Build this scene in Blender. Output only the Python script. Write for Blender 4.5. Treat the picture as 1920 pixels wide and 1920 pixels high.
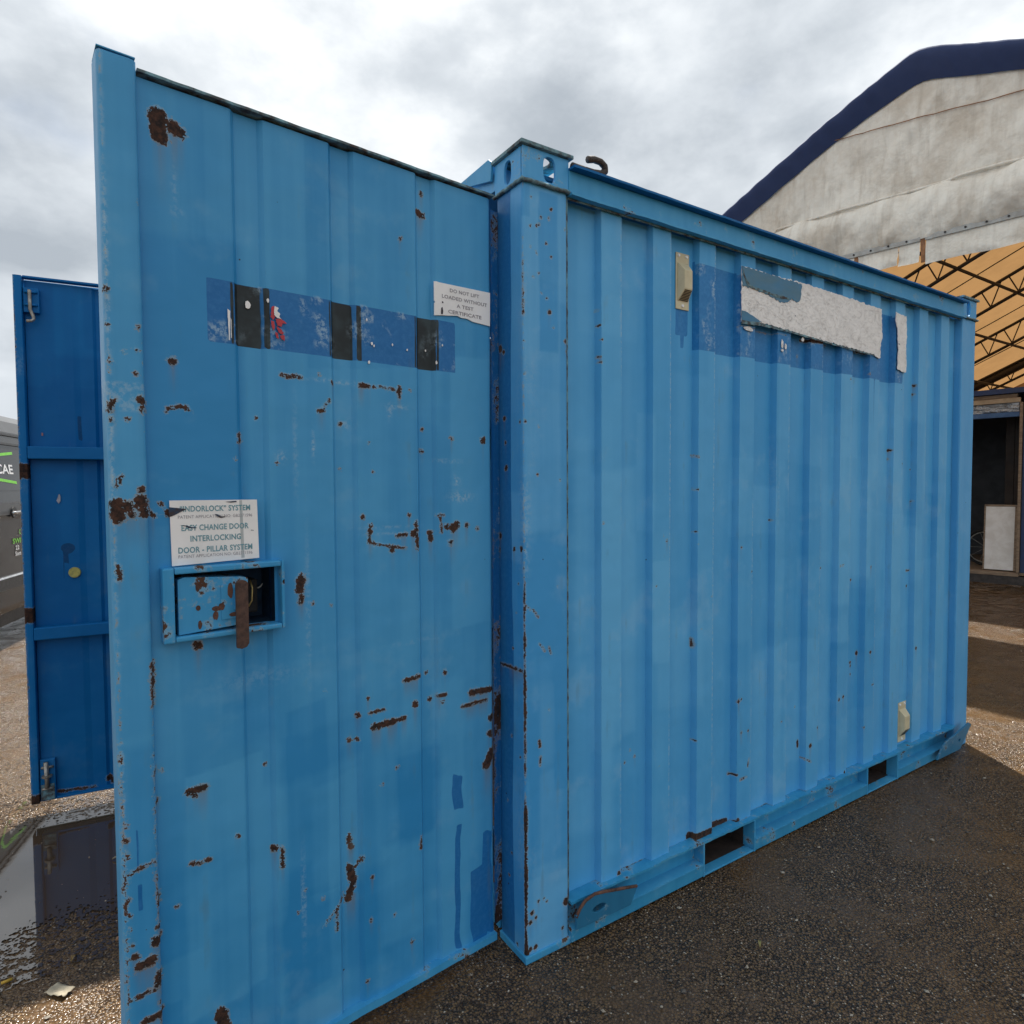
import bpy, bmesh, math, random
import numpy as np
from mathutils import Vector, Matrix, Euler
from mathutils import noise as mnoise

for o in list(bpy.data.objects): bpy.data.objects.remove(o)
scene = bpy.context.scene
COL = scene.collection
rng = np.random.default_rng(7)
random.seed(7)
R = math.radians

# ------------------------------------------------------------------ camera
CAM = Vector((-1.06286, -1.55863, 1.45483))
yaw, pitch, roll = 0.991614, 0.03993, -0.005673
d = Vector((math.cos(yaw)*math.cos(pitch), math.sin(yaw)*math.cos(pitch), -math.sin(pitch)))
r0 = Vector((math.sin(yaw), -math.cos(yaw), 0)); u0 = r0.cross(d)
rr = r0*math.cos(roll) + u0*math.sin(roll); uu = u0*math.cos(roll) - r0*math.sin(roll)
cd = bpy.data.cameras.new('camera'); cam = bpy.data.objects.new('camera', cd); COL.objects.link(cam)
cam.matrix_world = Matrix(((rr.x, uu.x, -d.x, CAM.x), (rr.y, uu.y, -d.y, CAM.y), (rr.z, uu.z, -d.z, CAM.z), (0, 0, 0, 1)))
cd.sensor_fit = 'HORIZONTAL'; cd.sensor_width = 36.0; cd.lens = 36.0*1195.44/1920.0
cd.clip_start = 0.02; cd.clip_end = 2000
scene.camera = cam

# ------------------------------------------------------------------ light
SUN_AZ, SUN_EL = R(57.7), R(60.0)          # azimuth from +X towards +Y
world = bpy.data.worlds.new('World'); scene.world = world; world.use_nodes = True
wn, wl = world.node_tree.nodes, world.node_tree.links
wn.clear()
def wnode(t, **k):
    n = wn.new(t)
    for a, b in k.items(): setattr(n, a, b)
    return n
w_out = wnode('ShaderNodeOutputWorld'); w_bg = wnode('ShaderNodeBackground')
w_sky = wnode('ShaderNodeTexSky', sky_type='NISHITA', sun_disc=False)
w_sky.sun_elevation = SUN_EL; w_sky.sun_rotation = R(90) - SUN_AZ
w_tc = wnode('ShaderNodeTexCoord')
def cloud(scale, detail, rough, off, lo, hi, a, b, dist=0.0, flat=1.7):
    m = wnode('ShaderNodeMapping'); m.inputs['Location'].default_value = off; m.inputs['Scale'].default_value = (1, 1, flat); wl.new(w_tc.outputs['Generated'], m.inputs[0])
    n = wnode('ShaderNodeTexNoise'); n.inputs['Scale'].default_value = scale; n.inputs['Detail'].default_value = detail
    n.inputs['Roughness'].default_value = rough; n.inputs['Distortion'].default_value = dist; wl.new(m.outputs[0], n.inputs['Vector'])
    g = wnode('ShaderNodeMapRange'); g.interpolation_type = 'SMOOTHSTEP'
    g.inputs['From Min'].default_value = lo; g.inputs['From Max'].default_value = hi
    g.inputs['To Min'].default_value = a; g.inputs['To Max'].default_value = b; wl.new(n.outputs['Fac'], g.inputs['Value'])
    return g.outputs[0]
c_big = cloud(1.9, 3, 0.5, (3.1, 1.7, 0.4), 0.34, 0.66, 0.0, 1.0)
c_fin = cloud(4.6, 6, 0.56, (0.3, 5.2, 0.1), 0.32, 0.68, 0.0, 1.0)
w_mix = wnode('ShaderNodeMix', data_type='FLOAT'); w_mix.inputs[0].default_value = 0.45
wl.new(c_big, w_mix.inputs[2]); wl.new(c_fin, w_mix.inputs[3])
w_ramp = wnode('ShaderNodeValToRGB'); e = w_ramp.color_ramp.elements
e[0].position = 0.08; e[0].color = (0.31, 0.345, 0.385, 1); e[1].position = 0.97; e[1].color = (0.80, 0.82, 0.83, 1)
m_ = w_ramp.color_ramp.elements.new(0.5); m_.color = (0.50, 0.535, 0.57, 1)
wl.new(w_mix.outputs[0], w_ramp.inputs[0])
w_gap = cloud(2.6, 4, 0.55, (8.0, 2.2, 1.0), 0.60, 0.74, 0.0, 0.22)
# the background strength is 0.1, so cloud radiance is given in units of 10
w_up = wnode('ShaderNodeMix', data_type='RGBA', blend_type='MULTIPLY'); w_up.inputs[0].default_value = 1.0
wl.new(w_ramp.outputs[0], w_up.inputs[6]); w_up.inputs[7].default_value = (10, 10, 10, 1)
w_fin = wnode('ShaderNodeMix', data_type='RGBA'); wl.new(w_gap, w_fin.inputs[0])
wl.new(w_up.outputs[2], w_fin.inputs[6]); wl.new(w_sky.outputs[0], w_fin.inputs[7])
wl.new(w_fin.outputs[2], w_bg.inputs[0]); w_bg.inputs[1].default_value = 0.1
wl.new(w_bg.outputs[0], w_out.inputs[0])

sd_ = bpy.data.lights.new('sun', 'SUN'); sd_.energy = 5.0; sd_.angle = R(0.9); sd_.color = (1.0, 0.955, 0.89)
sun = bpy.data.objects.new('sun', sd_); COL.objects.link(sun)
sdir = Vector((math.cos(SUN_AZ)*math.cos(SUN_EL), math.sin(SUN_AZ)*math.cos(SUN_EL), math.sin(SUN_EL)))
sun.rotation_euler = (-sdir).to_track_quat('-Z', 'Y').to_euler(); sun.location = sdir*40

vs = scene.view_settings
vs.view_transform = 'Standard'; vs.look = 'None'; vs.gamma = 1.0; vs.use_curve_mapping = False; vs.exposure = 0.6
cy = scene.cycles; cy.max_bounces = 4; cy.diffuse_bounces = 2; cy.glossy_bounces = 2; cy.transmission_bounces = 2; cy.transparent_max_bounces = 6
cy.caustics_reflective = False; cy.caustics_refractive = False
world.cycles.sampling_method = 'MANUAL'; world.cycles.sample_map_resolution = 512

# ------------------------------------------------------------------ helpers
def link(name, me, mat=None, parent=None, loc=None, rotz=None):
    o = bpy.data.objects.new(name, me); COL.objects.link(o)
    if mat is not None:
        for m in (mat if isinstance(mat, (list, tuple)) else [mat]): me.materials.append(m)
    if parent is not None: o.parent = parent
    if loc is not None: o.location = loc
    if rotz is not None: o.rotation_euler = (0, 0, rotz)
    return o
def tag(o, label, cat=None, group=None, kind=None):
    if label: o['label'] = label
    if cat: o['category'] = cat
    if group: o['group'] = group
    if kind: o['kind'] = kind
    return o
def empty(name, loc, rotz=0, label=None, cat=None, parent=None):
    o = bpy.data.objects.new(name, None); COL.objects.link(o); o.location = loc; o.rotation_euler = (0, 0, rotz)
    o.empty_display_size = 0.1
    if parent is not None: o.parent = parent
    if label: tag(o, label, cat)
    return o
class MB:
    """collects vertices and faces for one mesh"""
    def __init__(s): s.v = []; s.f = []; s.m = []
    def add(s, vs, fs, mi=0):
        b = len(s.v); s.v += [tuple(p) for p in vs]; s.f += [tuple(b+i for i in f) for f in fs]; s.m += [mi]*len(fs); return s
    def box(s, x0, y0, z0, x1, y1, z1, mi=0):
        s.add([(x0,y0,z0),(x1,y0,z0),(x1,y1,z0),(x0,y1,z0),(x0,y0,z1),(x1,y0,z1),(x1,y1,z1),(x0,y1,z1)],
              [(0,3,2,1),(4,5,6,7),(0,1,5,4),(1,2,6,5),(2,3,7,6),(3,0,4,7)], mi); return s
    def prism(s, poly, h0, h1, axis='y', mi=0):
        n = len(poly)
        def P(a, b, h): return (a, h, b) if axis == 'y' else ((h, a, b) if axis == 'x' else (a, b, h))
        vs = [P(a, b, h0) for a, b in poly] + [P(a, b, h1) for a, b in poly]
        s.add(vs, [tuple(range(n)), tuple(range(2*n-1, n-1, -1))] + [(i, n+i, n+(i+1) % n, (i+1) % n) for i in range(n)], mi); return s
    def tube(s, pts, r, n=8, mi=0, caps=True):
        pts = [Vector(p) for p in pts]; b = len(s.v); up = None
        rs = r if isinstance(r, (list, tuple)) else [r]*len(pts)
        for i, p in enumerate(pts):
            t = (pts[min(i+1, len(pts)-1)] - pts[max(i-1, 0)]).normalized()
            if up is None: up = t.orthogonal().normalized()
            up = (up - t*up.dot(t)).normalized(); w = t.cross(up)
            for k in range(n):
                a = 2*math.pi*k/n; s.v.append(tuple(p + (up*math.cos(a) + w*math.sin(a))*rs[i]))
        for i in range(len(pts)-1):
            for k in range(n):
                s.f.append((b+i*n+k, b+i*n+(k+1) % n, b+(i+1)*n+(k+1) % n, b+(i+1)*n+k)); s.m.append(mi)
        if caps:
            s.f.append(tuple(b+k for k in range(n))[::-1]); s.f.append(tuple(b+(len(pts)-1)*n+k for k in range(n))); s.m += [mi, mi]
        return s
    def mesh(s, name, bevel=0, seg=2, smooth=False):
        me = bpy.data.meshes.new(name); me.from_pydata(s.v, [], s.f)
        me.polygons.foreach_set('material_index', s.m)
        bm = bmesh.new(); bm.from_mesh(me); bmesh.ops.recalc_face_normals(bm, faces=bm.faces)
        if bevel:
            bmesh.ops.bevel(bm, geom=[e for e in bm.edges if len(e.link_faces) == 2 and e.calc_face_angle(0) > 0.5], offset=bevel, segments=seg, profile=0.6, affect='EDGES', clamp_overlap=True)
        bm.to_mesh(me); bm.free()
        if smooth: me.polygons.foreach_set('use_smooth', [True]*len(me.polygons))
        me.update(); return me
    def build(s, name, mat, parent=None, bevel=0, seg=2, smooth=False, loc=None, rotz=None):
        return link(name, s.mesh(name, bevel, seg, smooth), mat, parent, loc, rotz)
def box(name, x0, y0, z0, x1, y1, z1, mat, parent=None, bevel=0.002):
    return MB().box(x0, y0, z0, x1, y1, z1).build(name, mat, parent, bevel)

# numpy value noise -------------------------------------------------
_perm = rng.random((64, 64))
def vn(x, y):
    xi = np.floor(x).astype(int); yi = np.floor(y).astype(int); fx = x-xi; fy = y-yi
    fx = fx*fx*(3-2*fx); fy = fy*fy*(3-2*fy)
    a = _perm[xi % 64, yi % 64]; b = _perm[(xi+1) % 64, yi % 64]; c = _perm[xi % 64, (yi+1) % 64]; e = _perm[(xi+1) % 64, (yi+1) % 64]
    return (a*(1-fx)+b*fx)*(1-fy)+(c*(1-fx)+e*fx)*fy
def fbm(x, y, o=4):
    t = 0; a = 0.5
    for i in range(o): t = t + a*(vn(x+17*i, y+31*i)-0.5); x = x*2.03; y = y*2.03; a *= 0.5
    return t
BIAS = 0.03
def chip_field(S, Z, chips):
    """signed distance (m), positive inside the chip, stored with a bias so that 0 means far away"""
    F = np.full(S.shape, -BIAS)
    for pts, r in chips:
        pad = r+BIAS
        s0 = min(p[0] for p in pts)-pad; s1 = max(p[0] for p in pts)+pad; z0 = min(p[1] for p in pts)-pad; z1 = max(p[1] for p in pts)+pad
        mk = (S >= s0) & (S <= s1) & (Z >= z0) & (Z <= z1)
        if not mk.any(): continue
        x = S[mk]; y = Z[mk]; dm = np.full(x.shape, 9.0)
        seg = list(zip(pts, pts[1:])) or [(pts[0], pts[0])]
        for (ax, ay), (bx, by) in seg:
            vx, vy = bx-ax, by-ay; L = vx*vx+vy*vy
            t = np.clip(((x-ax)*vx+(y-ay)*vy)/L, 0, 1) if L > 0 else 0
            dm = np.minimum(dm, np.hypot(x-ax-t*vx, y-ay-t*vy))
        F[mk] = np.maximum(F[mk], r-dm)
    return F
def weep_field(S, Z, chips):
    W = np.zeros(S.shape)
    for pts, r in chips:
        if r < 0.0045: continue
        s0 = min(p[0] for p in pts); s1 = max(p[0] for p in pts); z1 = min(p[1] for p in pts); Ln = 8*r+0.02
        mk = (S > s0-2*r) & (S < s1+2*r) & (Z < z1+r) & (Z > z1-Ln)
        dx = np.maximum(np.maximum(s0-S[mk], S[mk]-s1), 0)
        W[mk] = np.maximum(W[mk], np.exp(-(dx/(0.7*r))**2)*np.clip(1-(z1-Z[mk])/Ln, 0, 1)**1.5)
    return W
def rect_field(S, Z, s0, s1, z0, z1): return np.minimum(np.minimum(S-s0, s1-S), np.minimum(Z-z0, z1-Z))
def store(F): return np.clip(F+BIAS, 0, 0.2)
def patches(S, Z, n, s0, s1, z0, z1, seed, amp=1.0, tall=1.0):
    """overlapping roller / touch-up coats of slightly different shade"""
    g = np.random.default_rng(seed); T = np.zeros(S.shape)
    for i in range(n):
        w = g.uniform(0.03, 0.16); h = g.uniform(0.08, 0.5)*tall; cs = g.uniform(s0, s1); cz = g.uniform(z0, z1); a = g.normal()*0.35*amp
        wob = 0.010*fbm(Z*9+i, S*9+3*i)
        f = rect_field(S+wob, Z+wob+0.15*(S-cs)*g.uniform(-1, 1), cs-w, cs+w, cz-h, cz+h)
        soft = g.uniform(0.002, 0.03)
        T += a*np.clip(f/soft, 0, 1)
    return np.clip(T, -1.2, 1.2)
def grid_mesh(name, P, attrs, smooth=False, hole=None):
    """P: (m,n,3) array of points; attrs: dict of (m,n) arrays"""
    m, n = P.shape[:2]; me = bpy.data.meshes.new(name)
    idx = np.arange(m*n).reshape(m, n)
    q = np.stack([idx[:-1, :-1], idx[1:, :-1], idx[1:, 1:], idx[:-1, 1:]], -1)
    if hole is not None: q = q[~hole]
    q = q.reshape(-1, 4)
    me.vertices.add(m*n); me.vertices.foreach_set('co', P.reshape(-1).astype(np.float32))
    me.loops.add(q.size); me.loops.foreach_set('vertex_index', q.reshape(-1).astype(np.int32))
    me.polygons.add(len(q)); me.polygons.foreach_set('loop_start', np.arange(0, q.size, 4, dtype=np.int32))
    me.polygons.foreach_set('use_smooth', np.full(len(q), smooth))
    me.update(calc_edges=True)
    for k, a in attrs.items():
        at = me.attributes.new(k, 'FLOAT', 'POINT'); at.data.foreach_set('value', a.reshape(-1).astype(np.float32))
    me.validate(); return me

# ------------------------------------------------------------------ materials
def new_mat(name):
    m = bpy.data.materials.new(name); m.use_nodes = True; nt = m.node_tree
    return m, nt.nodes, nt.links, nt.nodes['Principled BSDF'], nt.nodes['Material Output']
class NB:
    """small node-building helper"""
    def __init__(s, nt): s.n = nt.nodes; s.l = nt.links
    def _in(s, sock, v):
        if isinstance(v, bpy.types.NodeSocket): s.l.new(v, sock)
        else: sock.default_value = v
    def math(s, op, a, b=0.0, c=None, clamp=False):
        n = s.n.new('ShaderNodeMath'); n.operation = op; n.use_clamp = clamp; s._in(n.inputs[0], a); s._in(n.inputs[1], b)
        if c is not None: s._in(n.inputs[2], c)
        return n.outputs[0]
    def mix(s, f, a, b, blend='MIX'):
        n = s.n.new('ShaderNodeMix'); n.data_type = 'RGBA'; n.blend_type = blend; s._in(n.inputs[0], f)
        s._in(n.inputs[6], a if isinstance(a, bpy.types.NodeSocket) else (*a, 1)); s._in(n.inputs[7], b if isinstance(b, bpy.types.NodeSocket) else (*b, 1))
        return n.outputs[2]
    def fmix(s, f, a, b):
        n = s.n.new('ShaderNodeMix'); n.data_type = 'FLOAT'; s._in(n.inputs[0], f); s._in(n.inputs[2], a); s._in(n.inputs[3], b); return n.outputs[0]
    def rng(s, v, a, b, c=0.0, d=1.0, smooth=True):
        n = s.n.new('ShaderNodeMapRange'); n.interpolation_type = 'SMOOTHSTEP' if smooth else 'LINEAR'; s._in(n.inputs[0], v)
        n.inputs[1].default_value = a; n.inputs[2].default_value = b; n.inputs[3].default_value = c; n.inputs[4].default_value = d; return n.outputs[0]
    def coord(s, kind='Object', scale=None, loc=None):
        t = s.n.new('ShaderNodeTexCoord').outputs[kind]
        if scale is None and loc is None: return t
        m = s.n.new('ShaderNodeMapping'); s.l.new(t, m.inputs[0])
        if scale: m.inputs['Scale'].default_value = scale
        if loc: m.inputs['Location'].default_value = loc
        return m.outputs[0]
    def noise(s, v, scale, detail=3, rough=0.55, dist=0.0, out='Fac'):
        n = s.n.new('ShaderNodeTexNoise'); s.l.new(v, n.inputs['Vector']); n.inputs['Scale'].default_value = scale
        n.inputs['Detail'].default_value = detail; n.inputs['Roughness'].default_value = rough; n.inputs['Distortion'].default_value = dist; return n.outputs[out]
    def vor(s, v, scale, feature='F1', rand=1.0):
        n = s.n.new('ShaderNodeTexVoronoi'); n.feature = feature; s.l.new(v, n.inputs['Vector']); n.inputs['Scale'].default_value = scale
        n.inputs['Randomness'].default_value = rand; return n
    def attr(s, name):
        n = s.n.new('ShaderNodeAttribute'); n.attribute_name = name; return n.outputs['Fac']
    def bump(s, h, strength=0.5, dist=0.01, normal=None):
        n = s.n.new('ShaderNodeBump'); n.inputs['Strength'].default_value = strength; n.inputs['Distance'].default_value = dist
        s.l.new(h, n.inputs['Height'])
        if normal is not None: s.l.new(normal, n.inputs['Normal'])
        return n.outputs[0]

def paint_mat(name, base, dark, band, rough=0.42, specks=1.0, streak=1.0, auto=0.0, spec=0.3, jitter=0.030, var=1.0):
    """weathered gloss paint on steel: rust chips, overpaint and scuffs come from the mesh's wear attributes"""
    m, n, l, b, out = new_mat(name); k = NB(m.node_tree)
    co = k.coord('Object')
    big = k.noise(co, 2.6, 3, 0.6); mid = k.noise(co, 11, 3, 0.62)
    st = k.noise(k.coord('Object', (26, 26, 0.9)), 1.0, 3, 0.6)
    fine = k.noise(co, 70, 4, 0.72); vfine = k.noise(co, 230, 1, 0.6)
    c0 = lambda v: k.math('SUBTRACT', v, 0.5)
    t = k.math('MULTIPLY_ADD', k.attr('tone'), 0.80*var, k.math('MULTIPLY', c0(big), 0.8*var))
    t = k.math('MULTIPLY_ADD', c0(st), 0.85*streak*var, t); t = k.math('MULTIPLY_ADD', c0(mid), 0.35, t)
    f = k.math('ADD', t, 0.5, clamp=True)
    col = k.mix(f, dark, base)
    ch = k.rng(k.math('ADD', big, k.math('MULTIPLY', c0(mid), 0.8)), 0.56, 0.78, 0.0, 0.22)      # chalky bloom
    col = k.mix(ch, col, (base[0]*2.0+0.05, base[1]*1.18+0.02, base[2]*1.0))
    jit = k.math('MULTIPLY_ADD', c0(fine), jitter, k.math('MULTIPLY', c0(vfine), jitter*0.4))
    jm = k.math('MULTIPLY', c0(mid), 0.008)
    bandv = k.rng(k.math('ADD', k.math('SUBTRACT', k.attr('band'), BIAS), k.math('MULTIPLY', jm, 0.4)), -0.0005, 0.0012)
    bc = k.mix(k.rng(fine, 0.40, 0.70), band, (band[0]*1.5+0.012, band[1]*1.30, band[2]*1.14))
    col = k.mix(k.math('MULTIPLY', bandv, 0.86), col, bc)
    blk = k.rng(k.math('ADD', k.math('SUBTRACT', k.attr('black'), BIAS), k.math('MULTIPLY', jm, 0.5)), -0.0005, 0.0008)
    col = k.mix(blk, col, k.mix(k.rng(mid, 0.45, 0.7), (0.014, 0.020, 0.022), (0.035, 0.055, 0.062)))
    sc = k.math('MULTIPLY', k.attr('scuff'), k.rng(fine, 0.42, 0.60))
    col = k.mix(k.math('MULTIPLY', sc, 0.7), col, (0.42, 0.58, 0.68))
    v = k.vor(co, 13.0); d1 = v.outputs['Distance']                                              # pin-prick chips
    sepc = n.new('ShaderNodeSeparateColor'); l.new(v.outputs['Color'], sepc.inputs[0])
    rad = k.math('MULTIPLY', k.math('MAXIMUM', k.math('SUBTRACT', sepc.outputs[0], 1-0.30*specks), 0.0), 0.15)
    pin = k.rng(k.math('SUBTRACT', rad, k.math('MULTIPLY_ADD', jit, 0.6, d1)), -0.002, 0.004)
    ru = k.math('ADD', k.math('SUBTRACT', k.attr('rust'), BIAS), jit)
    if auto: ru = k.math('MAXIMUM', ru, k.math('MULTIPLY', k.math('SUBTRACT', k.math('MULTIPLY_ADD', c0(fine), 0.5, mid), auto), 0.05))
    rust = k.rng(ru, -0.0006, 0.0008)
    halo = k.rng(ru, -0.0048, 0.0, 0.0, 0.55)
    col = k.mix(halo, col, k.mix(k.rng(mid, 0.4, 0.6), (0.42, 0.31, 0.15), (0.30, 0.44, 0.50)))
    wp = k.math('MULTIPLY', k.attr('weep'), k.rng(st, 0.35, 0.62))                                # rust weeping down from the chips
    col = k.mix(k.math('MULTIPLY', wp, 0.5), col, (0.22, 0.15, 0.085))
    rc = k.mix(k.rng(fine, 0.35, 0.68), (0.018, 0.014, 0.014), (0.085, 0.041, 0.027))
    rc = k.mix(k.rng(mid, 0.55, 0.75, 0, 0.5), rc, (0.17, 0.08, 0.032))
    hole = k.math('MAXIMUM', rust, pin)
    col = k.mix(hole, col, rc)
    gr = k.rng(k.math('MULTIPLY_ADD', c0(mid), 0.6, st), 0.62, 0.86, 0.0, 0.30)                  # grime runs
    col = k.mix(gr, col, (0.10, 0.17, 0.20))
    l.new(col, b.inputs['Base Color'])
    l.new(k.fmix(hole, k.math('MULTIPLY_ADD', c0(mid), 0.25, rough), 0.88), b.inputs['Roughness'])
    b.inputs['Specular IOR Level'].default_value = spec
    hb = k.noise(co, 8.0, 2, 0.5)
    h = k.math('SUBTRACT', k.math('MULTIPLY', hb, 1.1), k.math('MULTIPLY', k.rng(k.attr('rust'), BIAS-0.003, BIAS+0.002), 0.16))
    l.new(k.bump(h, 0.8, 0.006), b.inputs['Normal'])
    return m
M = {}
M['wall'] = paint_mat('paint_side', (0.128, 0.465, 0.80), (0.064, 0.360, 0.71), (0.010, 0.17, 0.47), specks=0.8, jitter=0.012, var=0.7)
M['door'] = paint_mat('paint_door', (0.075, 0.360, 0.655), (0.030, 0.262, 0.56), (0.006, 0.125, 0.38), specks=0.9, jitter=0.026)
M['post'] = paint_mat('paint_post', (0.135, 0.45, 0.78), (0.055, 0.33, 0.68), (0.006, 0.14, 0.40), specks=1.0, jitter=0.016)
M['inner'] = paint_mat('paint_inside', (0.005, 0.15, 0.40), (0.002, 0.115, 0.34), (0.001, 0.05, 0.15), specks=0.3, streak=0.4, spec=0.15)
M['trim'] = paint_mat('paint_trim', (0.085, 0.40, 0.68), (0.03, 0.28, 0.56), (0.02, 0.12, 0.36), specks=1.6, auto=0.70)
M['trim_low'] = paint_mat('paint_rail', (0.065, 0.36, 0.60), (0.02, 0.23, 0.46), (0.02, 0.12, 0.36), specks=1.8, auto=0.66)
M['trim_worn'] = paint_mat('paint_lock_box', (0.075, 0.38, 0.68), (0.025, 0.26, 0.54), (0.02, 0.12, 0.36), specks=2.0, auto=0.615)
M['cap'] = paint_mat('paint_corner_fitting', (0.115, 0.44, 0.78), (0.045, 0.32, 0.66), (0.02, 0.12, 0.36), specks=2.0, auto=0.655)
M['gusset'] = paint_mat('paint_gusset', (0.03, 0.20, 0.36), (0.02, 0.13, 0.25), (0.02, 0.1, 0.2), specks=1.6, auto=0.66)

def simple(name, col, col2=None, rough=0.6, scale=12, metal=0.0, bump=0.3, bdist=0.003, spec=0.5, detail=5, stretch=None):
    m, n, l, b, out = new_mat(name); k = NB(m.node_tree); co = k.coord('Object', stretch)
    nz = k.noise(co, scale, detail, 0.62, 0.3); col2 = col2 or tuple(c*0.65 for c in col)
    l.new(k.mix(k.rng(nz, 0.33, 0.68), col2, col), b.inputs['Base Color'])
    l.new(k.rng(k.noise(co, scale*2.7, 3), 0.2, 0.8, max(rough-0.12, 0.02), min(rough+0.12, 1), False), b.inputs['Roughness'])
    b.inputs['Metallic'].default_value = metal; b.inputs['Specular IOR Level'].default_value = spec
    if bump: l.new(k.bump(k.noise(co, scale*3, 4, 0.6), bump, bdist), b.inputs['Normal'])
    return m
M['rust'] = simple('rusty_steel', (0.16, 0.075, 0.05), (0.055, 0.028, 0.022), 0.85, 45, bump=0.6)
M['rust_edge'] = simple('flaking_edge', (0.18, 0.36, 0.42), (0.045, 0.026, 0.02), 0.7, 28, bump=0.8)
M['steel'] = simple('galvanised_steel', (0.42, 0.40, 0.36), (0.2, 0.18, 0.15), 0.45, 40, metal=0.7)
M['dark'] = simple('dark_cavity_blue', (0.014, 0.060, 0.13), (0.008, 0.030, 0.065), 0.7, 20)  # far darker blue than the door, for the lock cavity walls
M['cream'] = simple('cream_plastic', (0.66, 0.60, 0.40), (0.58, 0.52, 0.34), 0.5, 18, bump=0.15)
M['rubber'] = simple('black_rubber', (0.018, 0.018, 0.018), None, 0.8, 30)
M['grille'] = simple('vent_grille_dark', (0.05, 0.043, 0.03), None, 0.8, 60)
M['plywood'] = simple('container_floor_plywood', (0.22, 0.14, 0.08), (0.12, 0.075, 0.045), 0.75, 8)

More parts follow.
